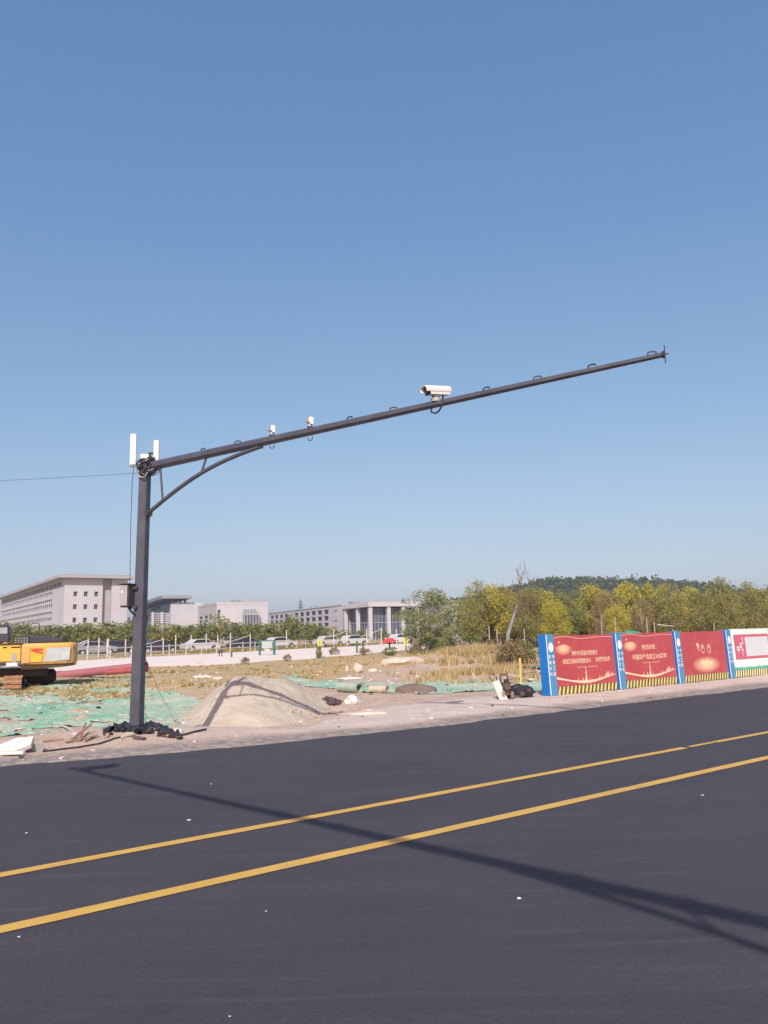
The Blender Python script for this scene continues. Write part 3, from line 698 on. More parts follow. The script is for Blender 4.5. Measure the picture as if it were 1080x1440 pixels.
def hoarding(i, label, kind, n_str=16):
    s0 = HS + .30 + HP * i; W = HP - .36
    pm = hoard_mw(s0 + W / 2)
    t = thing('printed_hoarding', label, 'hoarding', mw=pm, group='printed hoarding panels along the road')
    base = M['palepanel'] if kind == 'pale' else M['panelred']
    mb = MB(); q = random.Random(i + 40); nx = 12
    top = [(-W / 2 + W * k / nx, PH + (.005 * sin(k * 1.1 + i) if kind != 'pale' else .03)) for k in range(nx + 1)]
    mb.prism([(-W / 2, .20), (W / 2, .20)] + top[::-1], .0, .03, base); o = mb.build('board', t); fix_normals(o.data)
    mb = MB()
    for xx in (-W / 2 + .1, 0, W / 2 - .1): mb.tube([(xx, .06, -.02), (xx, .06, PH - .05)], .022, M['boxgrey'], 6); mb.tube([(xx, .06, .9), (xx, .75, -.15)], .018, M['boxgrey'], 6)
    mb.box((0, .06, PH - .25), (W, .035, .035), M['boxgrey']); mb.box((0, .06, .35), (W, .035, .035), M['boxgrey']); mb.build('rear_frame', t)
    # striped hazard skirt: every stripe a sheet of its own over a black board
    mb = MB(); mb.box((0, .008, .105), (W, .03, .19), M['stripe_k']); k = mb.build('skirt_board', t)
    d = W / n_str; sw = d * .5
    sm = MB(); flat(sm, [(-sw / 2 - .028, .012), (sw / 2 - .028, .012), (sw / 2 + .028, .197), (-sw / 2 + .028, .197)], 0, M['stripe_y'] if kind != 'pale' else mat('stripe_pale_yellow', (.74, .70, .36), .55, 0, .05)); sme = sm.mesh('stripe')
    for j in range(n_str): inst('stripe', sme, k, (-W / 2 + d * (j + .5), -.0095, 0))
    if kind == 'slogan':
        lettering(t, '铸牢中华民族共同体意识', -.02, .965, .99, .125, -.004, M['gold'])
        lettering(t, '促进各民族共同团结奋斗', -.34, .78, 1.08, .125, -.004, M['gold'])
        lettering(t, '共同繁荣发展', .66, .785, .58, .125, -.004, M['gold'])
        lettering(t, '中国共产党成立一百周年宣传 市政', .03, .625, .78, .032, -.004, M['gold'])
    if kind == 'congrats':
        lettering(t, '热烈庆祝', -.02, 1.03, .60, .135, -.004, M['gold'])
        lettering(t, '中国共产党成立100周年', .01, .78, 1.55, .145, -.004, M['gold'])
        lettering(t, '中国共产党成立一百周年宣传 市政', .05, .625, .80, .032, -.004, M['gold'])
    if kind in ('slogan', 'congrats'):
        skyline(t, W)
        mb = MB(); 
        flat(mb, [(cos(x * pi / 12), sin(x * pi / 12) * (1 if sin(x * pi / 12) < 0 else .5)) for x in range(24)], 0, M['glow']); g = mb.build('printed_glow', t); g.location = (-W / 2 + .34, -.004, 1.09)
        g.scale = (.33, 1, .17)
        for (a, b, r) in ((-.14, .15, .035), (-.04, .075, .03), (.03, .08, .03), (.11, .075, .026)):
            mb = MB(); flat(mb, [(a + r * cos(x * pi / 5) * (1 if x % 2 else .55), b + r * sin(x * pi / 5) * (1 if x % 2 else .55)) for x in range(10)], 0, M['gold']); e_ = mb.build('printed_emblem', t); e_.location = (-W / 2 + .34, -.006, 1.09)
        mb = MB(); vs = []
        for j in range(25):
            a = j / 24; vs.append(((a - .5) * W, PH - .07 + .045 * sin(a * 3 * pi) * (1 - a)))
        for j in range(24): flat(mb, [vs[j], vs[j + 1], (vs[j + 1][0], vs[j + 1][1] + .02), (vs[j][0], vs[j][1] + .02)], -.005, mat('print_pink', (.62, .30, .30), .6))
        mb.build('printed_ribbon', t)
    if kind == 'hundred':
        mb = MB(); flat(mb, [(cos(x * pi / 16), sin(x * pi / 16)) for x in range(32)], 0, M['glow']); g = mb.build('printed_glow', t); g.location = (.05, -.004, .46); g.scale = (.75, 1, .24)
        mb = MB(); zt = .56
        pts = [(-.34, 0), (-.29, .02), (-.28, .10), (-.25, .03), (-.12, .0), (-.03, .035), (.02, .10), (.07, .035), (.14, 0), (.33, 0)]
        flat(mb, [(-.33, -.12), (.36, -.12)] + pts[::-1], 0, mat('print_peach', (.80, .52, .33), .6)); g = mb.build('printed_hall', t); g.location = (.06, -.006, zt); g.scale = (.9, 1, .8)
        mb = MB()
        for cx in (.03, .36):
            for a in range(20):
                g0, g1 = a * pi / 10, (a + 1) * pi / 10; f = lambda g, k: (cx + .095 * k * cos(g) - .1, .90 + .125 * k * sin(g)); flat(mb, [f(g0, 1), f(g1, 1), f(g1, .80), f(g0, .80)], -.005, M['gold'])
            f = lambda g, k: (cx + .05 * k * cos(g) - .1, .90 + .07 * k * sin(g))
            for a in range(10): g0, g1 = a * pi / 10, (a + 1) * pi / 10; flat(mb, [f(g0, 1), f(g1, 1), f(g1, .6), f(g0, .6)], -.005, M['gold'])
        for a, b, r in ((-.33, 1.03, .055), (-.27, 1.0, .05), (-.30, .94, .045), (-.27, .86, .03)):
            flat(mb, [(a + r * cos(x * pi / 4) * (1 if x % 2 else .6), b + r * 1.2 * sin(x * pi / 4) * (1 if x % 2 else .6)) for x in range(8)], -.005, M['gold'])
        mb.build('printed_hundred', t)
    if kind == 'pale':
        mb = MB(); flat(mb, [(-W / 2 + .17, .52), (W / 2 - .06, .52), (W / 2 - .06, 1.26), (-W / 2 + .17, 1.26)], -.004, M['rose'])
        flat(mb, [(-W / 2 + .80, .60), (W / 2 - .12, .60), (W / 2 - .12, 1.18), (-W / 2 + .80, 1.18)], -.007, M['greyprint'])
        q = random.Random(2)
        xs = [-W / 2 + W * j / 40 for j in range(41)]
        flat(mb, [(x, .205) for x in (xs[0], xs[-1])] + [(x, .27 + q.uniform(0, .035)) for x in xs[::-1]], -.004, M['greenprint']); mb.build('printed_poster', t)
        for bdy, a, b, s_ in (('中', .36, .83, .22), ('国', .53, .93, .15), ('梦', .60, .78, .13), ('我', .66, 1.02, .10), ('的', .66, 1.14, .10), ('梦', .60, .66, .08)):
            lettering(t, bdy, -W / 2 + a, b, s_ * .8, s_, -.008, M['print_white'])
    return t
def hpost(i, label):
    t = thing('hoarding_post', label, 'hoarding post', mw=hoard_mw(HS + HP * i + .15), group='blue posts between the hoarding panels')
    W = .27; mb = MB(); mb.box((0, .10, PH / 2 + .015), (W, .26, PH + .03), M['blue'], ch=.006); mb.build('box_column', t)
    mb = MB(); mb.box((-W / 2 - .0025, .10, PH / 2 + .015), (.005, .24, PH + .01), M['deepblue']); mb.build('side_sheet', t)
    mb = MB(); mb.box((-W / 2 + .012, -.032, PH / 2 + .01), (.02, .006, PH), M['print_white']); mb.build('white_edging', t)
    mb = MB(); flat(mb, [(.085 * cos(a * pi / 12), .115 * sin(a * pi / 12)) for a in range(24)], 0, M['print_white'])
    mg = mat('emblem_grey', (.50, .56, .60), .6)
    for a in range(16):
        f = lambda g, k: (.062 * k * cos(g), .085 * k * sin(g)); g0, g1 = a * pi / 8, (a + 1) * pi / 8; flat(mb, [f(g0, 1), f(g1, 1), f(g1, .82), f(g0, .82)], -.002, mg)
    flat(mb, [(-.012, -.05), (.012, -.05), (.012, .05), (-.012, .05)], -.002, mat('emblem_pink', (.62, .50, .54), .6))
    o = mb.build('round_emblem', t); o.location = (.01, -.034, 1.12)
    for cx, body in ((-.06, '安徽水利'), (.065, '市政工程')):
        for k, ch in enumerate(body): lettering(t, ch, cx + .005, .90 - .135 * k, .075, .09, -.034, M['print_white'])
    return t
hoarding(0, 'red hoarding panel with two lines of pale slogan above a golden skyline', 'slogan')
hoarding(1, 'red hoarding panel with a short line above the words ending 100周年', 'congrats', 17)
hoarding(2, 'plain red hoarding panel with a thin-ringed 100 over a glowing hall', 'hundred', 17)
hoarding(3, 'pale hoarding panel with a rose and grey poster, farthest right', 'pale', 17)
hpost(0, 'blue hoarding post with bare bright side, at the left end of the row')
hpost(1, 'blue hoarding post between the slogan panel and the 100周年 panel')
hpost(2, 'blue hoarding post between the 100周年 panel and the plain red panel')
hpost(3, 'blue hoarding post between the plain red panel and the pale panel')

# ================================================================== EXCAVATOR
EO = GT(40, 975); EY = 29.0
E0 = AT(40, 960, EY); E0.z = gz(E0.x, E0.y) 
exc = thing('excavator', 'muddy yellow excavator seen from behind at the left edge', 'excavator', E0, R(21)); exc.scale = (.925, 1, 1)
def ex(px, py, dy=0):
    p = AT(px, py, EY + dy) - E0
    return p
def exs(px, py, dy=0):          # position at the reference plane, then simply moved back
    p = AT(px, py, EY) - E0; p.y += dy; return p
x_ = lambda px: exs(px, 920).x
z_ = lambda py: exs(50, py).z
# counterweight
out = [(x_(30), .02), (x_(45), -.03), (x_(75), -.05), (x_(95), .0), (x_(103), .08), (x_(107.5), .25), (x_(109.5), .6), (x_(109), 1.3), (x_(30), 1.3)]
mb = MB(); mb.prism(out, z_(935), z_(904.5), M['yelold'], 'z'); o = mb.build('counterweight', exc, bevel=.09); fix_normals(o.data); cw = o
sh = [(a - .03, b + .06) if a > 0 else (a, b + .06) for a, b in out]
mb = MB(); vs1 = [(a, b, z_(936)) for a, b in out]; vs2 = [((a - out[0][0]) * .96 + out[0][0], b + .22, z_(941.5) + .10 * max(0, (a - out[0][0]) / 2.1) ** 2) for a, b in out]; n = len(out)
mb.add(vs1 + vs2, [tuple(range(n)), tuple(range(2 * n - 1, n - 1, -1))] + [(i, i + n, (i + 1) % n + n, (i + 1) % n) for i in range(n)], mat('muddy_underside', (.30, .21, .14), .85, 0, .3, 4)); o = mb.build('counterweight_base', exc); fix_normals(o.data)
mb = MB(); mb.box((x_(36.5), -.035, z_(921)), (x_(43) - x_(31), .03, z_(909) - z_(932)), M['yelold'], ch=.01); mb.build('side_cover', exc)
mb = MB(); yy = -.075
mb.add([(x_(43), yy, z_(912)), (x_(60), yy, z_(911.6)), (x_(60), yy, z_(914.2)), (x_(44), yy, z_(914.8))], [(0, 1, 2, 3)], M['redp'])
mb.add([(x_(46), yy, z_(915)), (x_(60), yy, z_(917)), (x_(60), yy, z_(919.4)), (x_(50), yy, z_(916.8))], [(0, 1, 2, 3)], M['redp']); mb.build('red_flash_sticker', exc)
mb = MB(); mb.add([(x_(43), -.070, z_(916.5)), (x_(60), -.072, z_(920)), (x_(59), -.072, z_(931)), (x_(43), -.070, z_(931))], [(0, 1, 2, 3)], mat('amber_paint', (.80, .38, .03), .5)); mb.build('amber_sticker', exc)
mb = MB(); mb.add([(x_(66), -.078, z_(912)), (x_(99), -.03, z_(911)), (x_(98.5), -.03, z_(929)), (x_(63), -.078, z_(931))], [(0, 1, 2, 3)], M['patch']); mb.build('faded_name_panel', exc)
mb = MB(); mb.add([(x_(103.5), .055, z_(911.5)), (x_(106.4), .16, z_(911.3)), (x_(106.4), .16, z_(914)), (x_(103.5), .055, z_(914.4))], [(3, 2, 1, 0)], M['redp']); mb.build('red_reflector', exc)
# side body
mb = MB(); mb.box(((x_(-70) + x_(29.5)) / 2, .68, (z_(907) + z_(930)) / 2), (x_(29.5) - x_(-70), 1.3, z_(907) - z_(930)), M['yel'], ch=.03); mb.build('body', exc)
mb = MB(); mb.box(((x_(-70) + x_(29)) / 2, .6, (z_(930.5) + z_(938)) / 2), (x_(29) - x_(-70), 1.2, z_(930.5) - z_(938)), mat('deck_grey', (.36, .33, .31), .8, 0, .4, 12, col2=(.10, .08, .08)), ch=.02); mb.build('deck_frame', exc)
mb = MB(); mb.box((x_(18), -.005, z_(933.5)), (x_(26) - x_(10), .02, z_(931.3) - z_(936)), M['print_white']); mb.box((x_(26), -.02, z_(933)), (.05, .03, .06), M['black']); mb.box((x_(5), -.005, z_(932.5)), (x_(10) - x_(0), .02, .08), M['black']); mb.build('warning_plate', exc)
mb = MB(); cx, cz = x_(20.5), z_(923); mb.add([(cx + .11 * cos(a * pi / 8), .0225, cz + .18 * sin(a * pi / 8) - .02) for a in range(16)], [tuple(range(16))], mat('vent_grey', (.36, .31, .29), .7, .2, .2, 30)); mb.build('vent', exc)
mb = MB()
for j in range(9): mb.tube([(x_(30.6), -.03, z_(912 + 2.6 * j)), (x_(30.6), -.07, z_(912 + 2.6 * j))], .016, M['fencewhite'], 6)
k = mb.build('bolt_row', exc); k['kind'] = 'stuff'
mb = MB(); mb.box((x_(22), .025, z_(909.5)), (x_(27) - x_(14), .01, .05), M['black']); mb.box((x_(7), .025, z_(909.5)), (.14, .01, .05), M['black']); mb.build('lock_slot', exc)
# hood, handrails, exhaust, cab
mb = MB(); pr = [(x_(40), z_(904)), (x_(88), z_(904)), (x_(88), z_(897.5)), (x_(68), z_(896.8)), (x_(63), z_(894.3)), (x_(40), z_(894))]; mb.prism(pr, .35, 1.2, M['engine']); o = mb.build('engine_hood', exc, bevel=.03); fix_normals(o.data)
mb = MB(); mb.box((x_(29), .75, z_(899.5)), (x_(39.5) - x_(18), .8, z_(894.5) - z_(905)), M['engine'], ch=.02)
for j in range(5):
    for k in range(3): mb.box((x_(20.5 + 4 * j), .345, z_(897 + 3 * k)), (.045, .01, .035), M['boxgrey'])
mb.build('radiator_housing', exc)
mb = MB(); mb.box((x_(24), .6, z_(904.8)), (x_(38) - x_(14), .4, .05), M['mud']); mb.build('deck_plate', exc)
def rail(a, m='engine'): return MB().tube(a, .016, M[m], 6).build('handrail', exc, 40)
rail([(x_(37.5), .5, z_(894)), (x_(41), .5, z_(877)), (x_(43), .5, z_(876)), (x_(50), .5, z_(875.5)), (x_(52.5), .5, z_(877)), (x_(53), .5, z_(892))])
mb = MB(); mb.tube([(x_(80.5), .7, z_(897)), (x_(81), .7, z_(893)), (x_(83.5), .7, z_(890)), (x_(83.8), .7, z_(888))], .05, M['black'], 8); mb.build('exhaust_pipe', exc, 40)
mb = MB(); mb.box(((x_(-40) + x_(12.5)) / 2, .75, (z_(879) + z_(903)) / 2), (x_(12.5) - x_(-40), 1.3, z_(879) - z_(903)), M['cardark'], ch=.06); mb.build('cab', exc)
mb = MB(); mb.box(((x_(-34) + x_(9)) / 2, .09, z_(885.8)), (x_(9) - x_(-34), .02, z_(881.5) - z_(890)), mat('cab_window', (.30, .32, .36), .15, spec=.8)); mb.build('cab_window', exc)
mb = MB(); mb.tube([(x_(7), .25, z_(905)), (x_(7), .25, z_(900.5))], .13, M['mud'], 14); mb.tube([(x_(7), .25, z_(900.5)), (x_(7), .25, z_(896))], .12, M['fencewhite'], 14); mb.tube([(x_(7), .25, z_(896)), (x_(7), .25, z_(895))], .07, M['fencewhite'], 14); mb.build('air_filter', exc, 40)
# undercarriage
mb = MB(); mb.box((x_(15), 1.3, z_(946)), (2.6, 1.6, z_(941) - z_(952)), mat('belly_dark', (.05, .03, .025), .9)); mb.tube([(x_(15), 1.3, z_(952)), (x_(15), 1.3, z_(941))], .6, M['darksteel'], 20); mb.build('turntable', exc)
def track(cx, y0, y1, w, zb, zt, sm_='mud_steel'):
    r = (zt - zb) / 2; mb = MB(); n = 0; path = []
    L = y1 - y0 - 2 * r
    per = 2 * L + 2 * pi * r; N_ = int(per / .17)
    def pt(s):
        s %= per
        if s < L: return (y0 + r + s, zt, pi / 2)
        s -= L
        if s < pi * r: a = pi / 2 - s / r; return (y1 - r + r * cos(a), zb + r + r * sin(a), a)
        s -= pi * r
        if s < L: return (y1 - r - s, zb, -pi / 2)
        s -= L; a = -pi / 2 - s / r; return (y0 + r + r * cos(a), zb + r + r * sin(a), a)
    belt = MB(); o_ = []
    for k in range(48):
        y, z, a = pt(per * k / 48); o_.append((y - .04 * cos(a), z - .04 * sin(a)))
    belt.prism(o_, cx - w * .32, cx + w * .32, mat('belly_dark', (.05, .03, .025), .9), 'x'); b = belt.build('track', exc); fix_normals(b.data)
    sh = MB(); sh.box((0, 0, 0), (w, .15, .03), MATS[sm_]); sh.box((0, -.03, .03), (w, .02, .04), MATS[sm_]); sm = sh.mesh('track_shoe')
    for k in range(N_):
        y, z, a = pt(per * k / N_); s_ = inst('track_shoe', sm, b, (cx, y, z)); s_.rotation_euler.x = a - pi / 2
    mb = MB()
    mb.tube([(cx - w * .36, y0 + r, zb + r), (cx + w * .36, y0 + r, zb + r)], r * .7, M['mud'], 16); mb.tube([(cx - w * .36, y1 - r, zb + r), (cx + w * .36, y1 - r, zb + r)], r * .7, M['mud'], 16)
    mb.box((cx, (y0 + y1) / 2, zb + r), (w * .7, y1 - y0 - 2 * r, r * .7), mat('belly_dark', (.05, .03, .025), .9)); mb.build('track_frame', b, 40)
zg = z_(976)
track(x_(20.5), -.35, 3.4, x_(33) - x_(8), zg - .06, z_(951.5))
track(x_(58), 1.9, 4.9, .55, zg + .05, z_(951), 'belly_dark')  # shoes coloured near-black instead of mud, painting in the shade under the body
mb = MB(); mb.box((x_(57), 1.75, z_(954)), (x_(79) - x_(36), .9, z_(944) - z_(965)), MATS['belly_dark'], ch=.12); mb.build('chassis', exc)  # near-black block, its colour standing for the shade under the counterweight

# maroon pipes
def long_pipe(a, b, r, label, m):
    mb = MB(); d = (b - a).normalized(); sd = d.orthogonal().normalized(); n = 20; L_ = (b - a).length
    t = thing('drain_pipe', label, 'pipe', a)
    q = d.to_track_quat('Z', 'Y').to_matrix(); vs = []; fs = []
    for k, (z, rr) in enumerate([(0, r), (L_, r), (L_, r * .88), (0, r * .88)]):
        for j in range(n): vs.append(q @ Vector((rr * cos(2 * pi * j / n), rr * sin(2 * pi * j / n), z)))
    for k in range(4):
        for j in range(n): fs.append((k * n + j, k * n + (j + 1) % n, ((k + 1) % 4) * n + (j + 1) % n, ((k + 1) % 4) * n + j))
    mb.add(vs, fs, m); mb.build('pipe_wall', t, 30)
    mb = MB()
    for z in (.0, L_ - .12): mb.tube([q @ Vector((0, 0, z)), q @ Vector((0, 0, z + .12))], r * 1.06, m, n, cap=False)
    mb.build('socket_ring', t, 30)
long_pipe(AT(78, 950.5, 34.5), AT(205.5, 936.5, 33.0), .17, 'long maroon pipe on top of the other, running from the excavator to the pole', M['pipe'])
long_pipe(AT(150, 945.5, 33.0), AT(207, 941, 32.6), .11, 'dark red pipe lying underneath the long maroon pipe', mat('pipe_dark', (.30, .06, .06), .55, 0, .2, 2))
def stub_pipe(px, py, r, L_, hd, label, m):
    g = GT(px, py); q = Matrix.Rotation(-R(hd) + pi / 2, 3, 'Z'); t = thing('concrete_pipe', label, 'pipe', (g.x, g.y, g.z + r), -R(hd) + pi / 2)
    n = 24; vs = []; fs = []
    for x, rr in ((0, r), (L_, r), (L_, r * .78), (0, r * .78)):
        for j in range(n): vs.append((x, rr * cos(2 * pi * j / n), rr * sin(2 * pi * j / n)))
    for k in range(4):
        for j in range(n): fs.append((k * n + j, ((k + 1) % 4) * n + j, ((k + 1) % 4) * n + (j + 1) % n, k * n + (j + 1) % n))
    mb = MB(); mb.add(vs, fs, m); o = mb.build('pipe_wall', t, 30); fix_normals(o.data)
    mb = MB(); vs = [(x, r * 1.10 * cos(2 * pi * j / n), r * 1.10 * sin(2 * pi * j / n)) for x in (L_ - .10, L_ - .004) for j in range(n)]; mb.add(vs, [(j, (j + 1) % n, n + (j + 1) % n, n + j) for j in range(n)], m); mb.build('socket_ring', t, 30)
stub_pipe(478, 973, .145, .95, 140, 'short green-dusted pipe lying on the net with its dark end open', M['greenpipe'])
stub_pipe(521, 974, .10, .55, 118, 'small tan pipe piece right of the open green pipe', mat('tan_pipe', (.40, .34, .26), .8, 0, .2, 4))

# dark rubble heap, stones, slabs, bags
def chunk_mesh(seed, r, flat_=.6):
    return MB().blob((0, 0, 0), r, M['rubble'], seed, 1, .28, (1.2, .8, flat_)).mesh('chunk')
g = GT(461, 989)
t = thing('rubble_heap', 'low heap of dark brown rubble at the right foot of the sand pile', 'rubble heap', g)
q = random.Random(8); cms = [chunk_mesh(k, .085, .55) for k in range(7)]
for k in range(110):
    a = q.uniform(0, 2 * pi); rr = math.sqrt(q.random()); X, Y = .38 * rr * cos(a), .60 * rr * sin(a)
    c = inst('chunk', cms[k % 7], t, (X, Y, .015 + .17 * max(0, 1 - rr) * q.uniform(.5, 1)), q.uniform(0, 6), (q.uniform(.5, .95),) * 3); c.rotation_euler.x = q.uniform(-.6, .6)
def stone(px, py, r, m, label, cat='stone', sq=(1.2, .8, .6), seed=0, jit=.14, name='stone', dz=.3, group=None):
    g = GT(px, py); o = MB().blob((0, 0, 0), r, m, seed, 2, jit, sq).build(name, smooth=25); o.location = (g.x, g.y, g.z + r * sq[2] * dz); return tag(o, label, cat, group)
PS = mat('pale_stone', (.50, .44, .37), .9, 0, .15, 4, .5, 12); WS = mat('white_rag', (.56, .55, .52), .8, 0, .1, 4, .4, 12)
stone(503, 946, .22, PS, 'angular pale boulder standing in the dry grass of the field', sq=(.9, .8, 1.0), seed=3, dz=.8)
stone(567, 933, .55, PS, 'broad flat pale rock outcrop in the grass under the leafy tree', sq=(1.9, .8, .45), seed=4)
stone(488, 945, .14, PS, 'dark-sided small upright stone left of the pale boulder', sq=(.5, .5, 1.3), seed=5, dz=.7)
stone(524, 944, .16, PS, 'small pale stone just right of the angular boulder', sq=(1.3, .8, .6), seed=6)
stone(492, 955, .26, WS, 'long white slab fragment lying in the dry grass', 'slab', (2.0, .6, .22), 7)
stone(284, 953, .26, WS, 'white slab fragment in the grass above the sand pile', 'slab', (1.7, .6, .28), 8)
stone(305, 955, .16, PS, 'small tan stone beside the white slab fragment', sq=(1.4, .8, .5), seed=18)
stone(180, 962, .12, WS, 'tiny white lump on the grassy bank left of the pole', 'slab', (1.7, .6, .4), 9)
stone(495, 988, .17, WS, 'crumpled white bag on the sand beside the dark rubble', 'bag', (1.2, .8, .75), 10, .3, 'plastic_bag')
stone(512, 1004, .30, PS, 'thin pale slab lying on the pinkish sand right of the rubble', 'slab', (1.7, .5, .12), 11)
stone(395, 1014, .20, mat('greyslab', (.22, .19, .17), .9), 'small dark slab lying at the front foot of the sand pile', 'slab', (1.3, .5, .22), 12)
stone(458, 998, .12, mat('greyslab', (.22, .19, .17), .9), 'dark sliver lying just below the rubble heap', 'slab', (1.5, .5, .25), 13)
stone(585, 974, .42, mat('dark_mound', (.17, .125, .11), .95, 0, .2, 5, .6, 20), 'low dark earth mound at the end of the green net', 'earth mound', (1.5, .8, .45), 14, .12, 'earth_mound')
stone(123, 983, .10, WS, 'tiny white scrap lying on the green net below the excavator', 'scrap', (1.5, .7, .3), 15, .2, 'scrap')
stone(276, 1018, .20, WS, 'pale sand bag on the green net left of the pile', 'bag', (1.9, .7, .3), 16, .2, 'plastic_bag')
for i, (px, py, r, l) in enumerate([(266, 1154, .014, 'white pebble on the asphalt just above the far yellow line'), (730, 1264, .011, 'white pebble on the asphalt below the long shadow'), (374, 1282, .008, 'small white chip below the near yellow line, left of centre'), (37, 1172, .012, 'faint pale chip on the asphalt at far left'), (988, 1119, .014, 'small pale chip on the asphalt at right, below the near yellow line'), (297, 1103, .011, 'tiny pale chip on the asphalt right of the shadow start'), (323, 1430, .007, 'tiny pebble at the bottom of the picture'), (27, 1318, .010, 'small pale chip under the near yellow line at far left')]):
    p = G(px, py, -.02); o = MB().blob((0, 0, 0), r * (1 if i < 2 else .7), WS if i < 2 else PS, i + 60, 1, .25, (1.6, 1.0, .6)).build('pebble'); o.location = (p.x, p.y, -.02 + r * .4); tag(o, l, 'pebble', 'loose pebbles on the asphalt')
# scattered bits on the verge
q = random.Random(99); mb = MB()
for k in range(420):
    s_, d_ = q.uniform(-6, 20), q.uniform(10.9, 19); p = U * s_ + N * d_
    r = q.uniform(.006, .024) * (1 if q.random() < .85 else 1.7); z = gz(p.x, p.y)
    if s_ > 14 and d_ > 12.4: continue
    mb.box((p.x, p.y, z + r * .3), (r * 2 * q.uniform(.7, 1.8), r * 2, r), q.choice([PS, M['conc'], M['rubble'], M['wood'], WS]), Matrix.Rotation(q.uniform(0, 6), 3, 'Z') @ Matrix.Rotation(q.uniform(-.4, .4), 3, 'X'))
o = mb.build('gravel_bits'); o['kind'] = 'stuff'; o['label'] = 'small stones, chips and twigs scattered over the sandy verge'
q = random.Random(98); mb = MB()
for k in range(150):
    a = G(q.uniform(150, 760), q.uniform(938, 968), -.1); r = q.uniform(.02, .07)
    mb.blob((a.x, a.y, gz(a.x, a.y) + r * .2), r, q.choice([PS, PS, M['conc']]), k, 1, .25, (1.3, .9, .6))
o = mb.build('field_stones'); o['kind'] = 'stuff'; o['label'] = 'many small pale stones scattered through the dry field'

# broken slab and boards at the left
g = GT(22, 1058); t = thing('broken_slab', 'broken whitish concrete slab tilted over the net edge at far left', 'slab', g)
Rr = Matrix.Rotation(R(28), 3, 'Z') @ Matrix.Rotation(R(14), 3, 'Y')
mb = MB(); mb.prism([(-.22, -.16), (.20, -.13), (.26, .06), (.05, .17), (-.20, .14)], 0, .07, mat('slab_white', (.60, .58, .54), .9, 0, .1, 5, .3, 20), 'z'); o = mb.build('slab', t, bevel=.008); fix_normals(o.data); o.rotation_euler = (R(24), R(-16), R(25)); o.location = (0, 0, .05)
mb = MB(); mb.box((.17, .10, .06), (.34, .05, .10), mat('slab_side', (.30, .29, .28), .9), Rr); mb.build('fragment', t)
tag(MB().prism([(-.22, -.04), (.25, -.02), (.26, .04), (-.18, .05)], 0, .04, mat('slab_white', (.60, .58, .54), .9), 'z').build('plank'), 'short pale board lying left of the tilted slab', 'board').location = GT(8, 1063) + Vector((0, 0, .02))
for i, (a, b, r, l) in enumerate([((99, 1043), (128, 1031), .022, 'rotten brown stick leaning up towards the pole'), ((92, 1046), (140, 1037), .017, 'long thin brown stick crossing under the leaning one'), ((112, 1043), (120, 1030), .02, 'short reddish stick propped against the others'), ((118, 1044), (136, 1036), .024, 'thick brown offcut beside the sticks'), ((62, 1020), (78, 1021), .018, 'small dark batten lying on the green net'), ((88, 1022), (112, 1035), .02, 'pale batten lying across the green net'), ((60, 1044), (90, 1041), .02, 'brown batten in the sand right of the broken slab')]):
    p0, p1 = GT(*a) + Vector((0, 0, .02)), GT(*b) + Vector((0, 0, .02 + (.12 if i in (0, 2) else .0)))
    m_ = [M['wood'], M['wood'], mat('redwood', (.30, .12, .09), .9, 0, .3, 8), M['wood'], M['rubble'], PS, M['wood']][i]
    tag(MB().tube([p0, p0.lerp(p1, .5) + Vector((0, 0, .01)), p1], [r, r * 1.1, r * .7], m_, 5).build('stick'), l, 'stick', 'sticks and battens left of the pole')

q = random.Random(501); dm = [mat('brick_red', (.42, .16, .12), .9, 0, .2, 8), M['wood'], PS, M['rubble'], WS, mat('peach_clay', (.50, .30, .20), .9, 0, .2, 6)]
mb = MB()
for k in range(60):
    a = GT(q.uniform(-40, 255), q.uniform(975, 1040))
    if (a.x + 4.376) ** 2 + (a.y - 14.2) ** 2 < .3: continue
    L_ = q.uniform(.05, .28); mb.box((a.x, a.y, a.z + .03), (L_, q.uniform(.02, .09), q.uniform(.015, .05)), q.choice(dm), Matrix.Rotation(q.uniform(0, 3.1), 3, 'Z') @ Matrix.Rotation(q.uniform(-.3, .3), 3, 'Y'))
for k in range(5):
    a = GT(q.uniform(70, 190), q.uniform(1000, 1026)); mb.blob((a.x, a.y, a.z), q.uniform(.10, .22), dm[5], k, 2, .2, (1.6, 1.0, .22))
o = mb.build('debris'); o['kind'] = 'stuff'; o['label'] = 'broken wood, clay lumps and scraps littered over the green net'

# ------------------------------------------------------------------ rusty road machine beside the hoarding
g = GT(712, 983); t = thing('road_machine', 'rusty hand-pushed road machine with a grey tray beside the first hoarding post', 'machine', g)
k = g.y / FPX
mx = lambda px: (px - 712) * k
mz = lambda py: (983 - py) * k
mb = MB(); mb.add([(mx(694), .0, mz(960)), (mx(703), .02, mz(957)), (mx(713), -.16, mz(983)), (mx(701), -.20, mz(983)), (mx(694), .03, mz(960)), (mx(703), .05, mz(957)), (mx(713), -.13, mz(983)), (mx(701), -.17, mz(983))], [(0, 1, 2, 3), (7, 6, 5, 4), (0, 4, 5, 1), (1, 5, 6, 2), (2, 6, 7, 3), (3, 7, 4, 0)], mat('tray_grey', (.50, .46, .42), .7, .1, .15, 6)); o = mb.build('front_tray', t); fix_normals(o.data)
for px0, px1 in ((696, 690), (701, 700)):
    MB().tube([(mx(px0), .02, mz(961)), (mx(px1), .06, mz(952))], .012, M['rust'], 6).build('tine', t)
mb = MB(); mb.box((mx(713), .12, mz(968)), (.14, .34, .22), M['rust'], ch=.02); mb.tube([(mx(713), -.08, mz(966)), (mx(713), .0, mz(966))], .085, M['rust'], 14); mb.box((mx(714), .1, mz(959)), (.10, .2, .07), M['black'], ch=.015); mb.build('engine', t, 40)
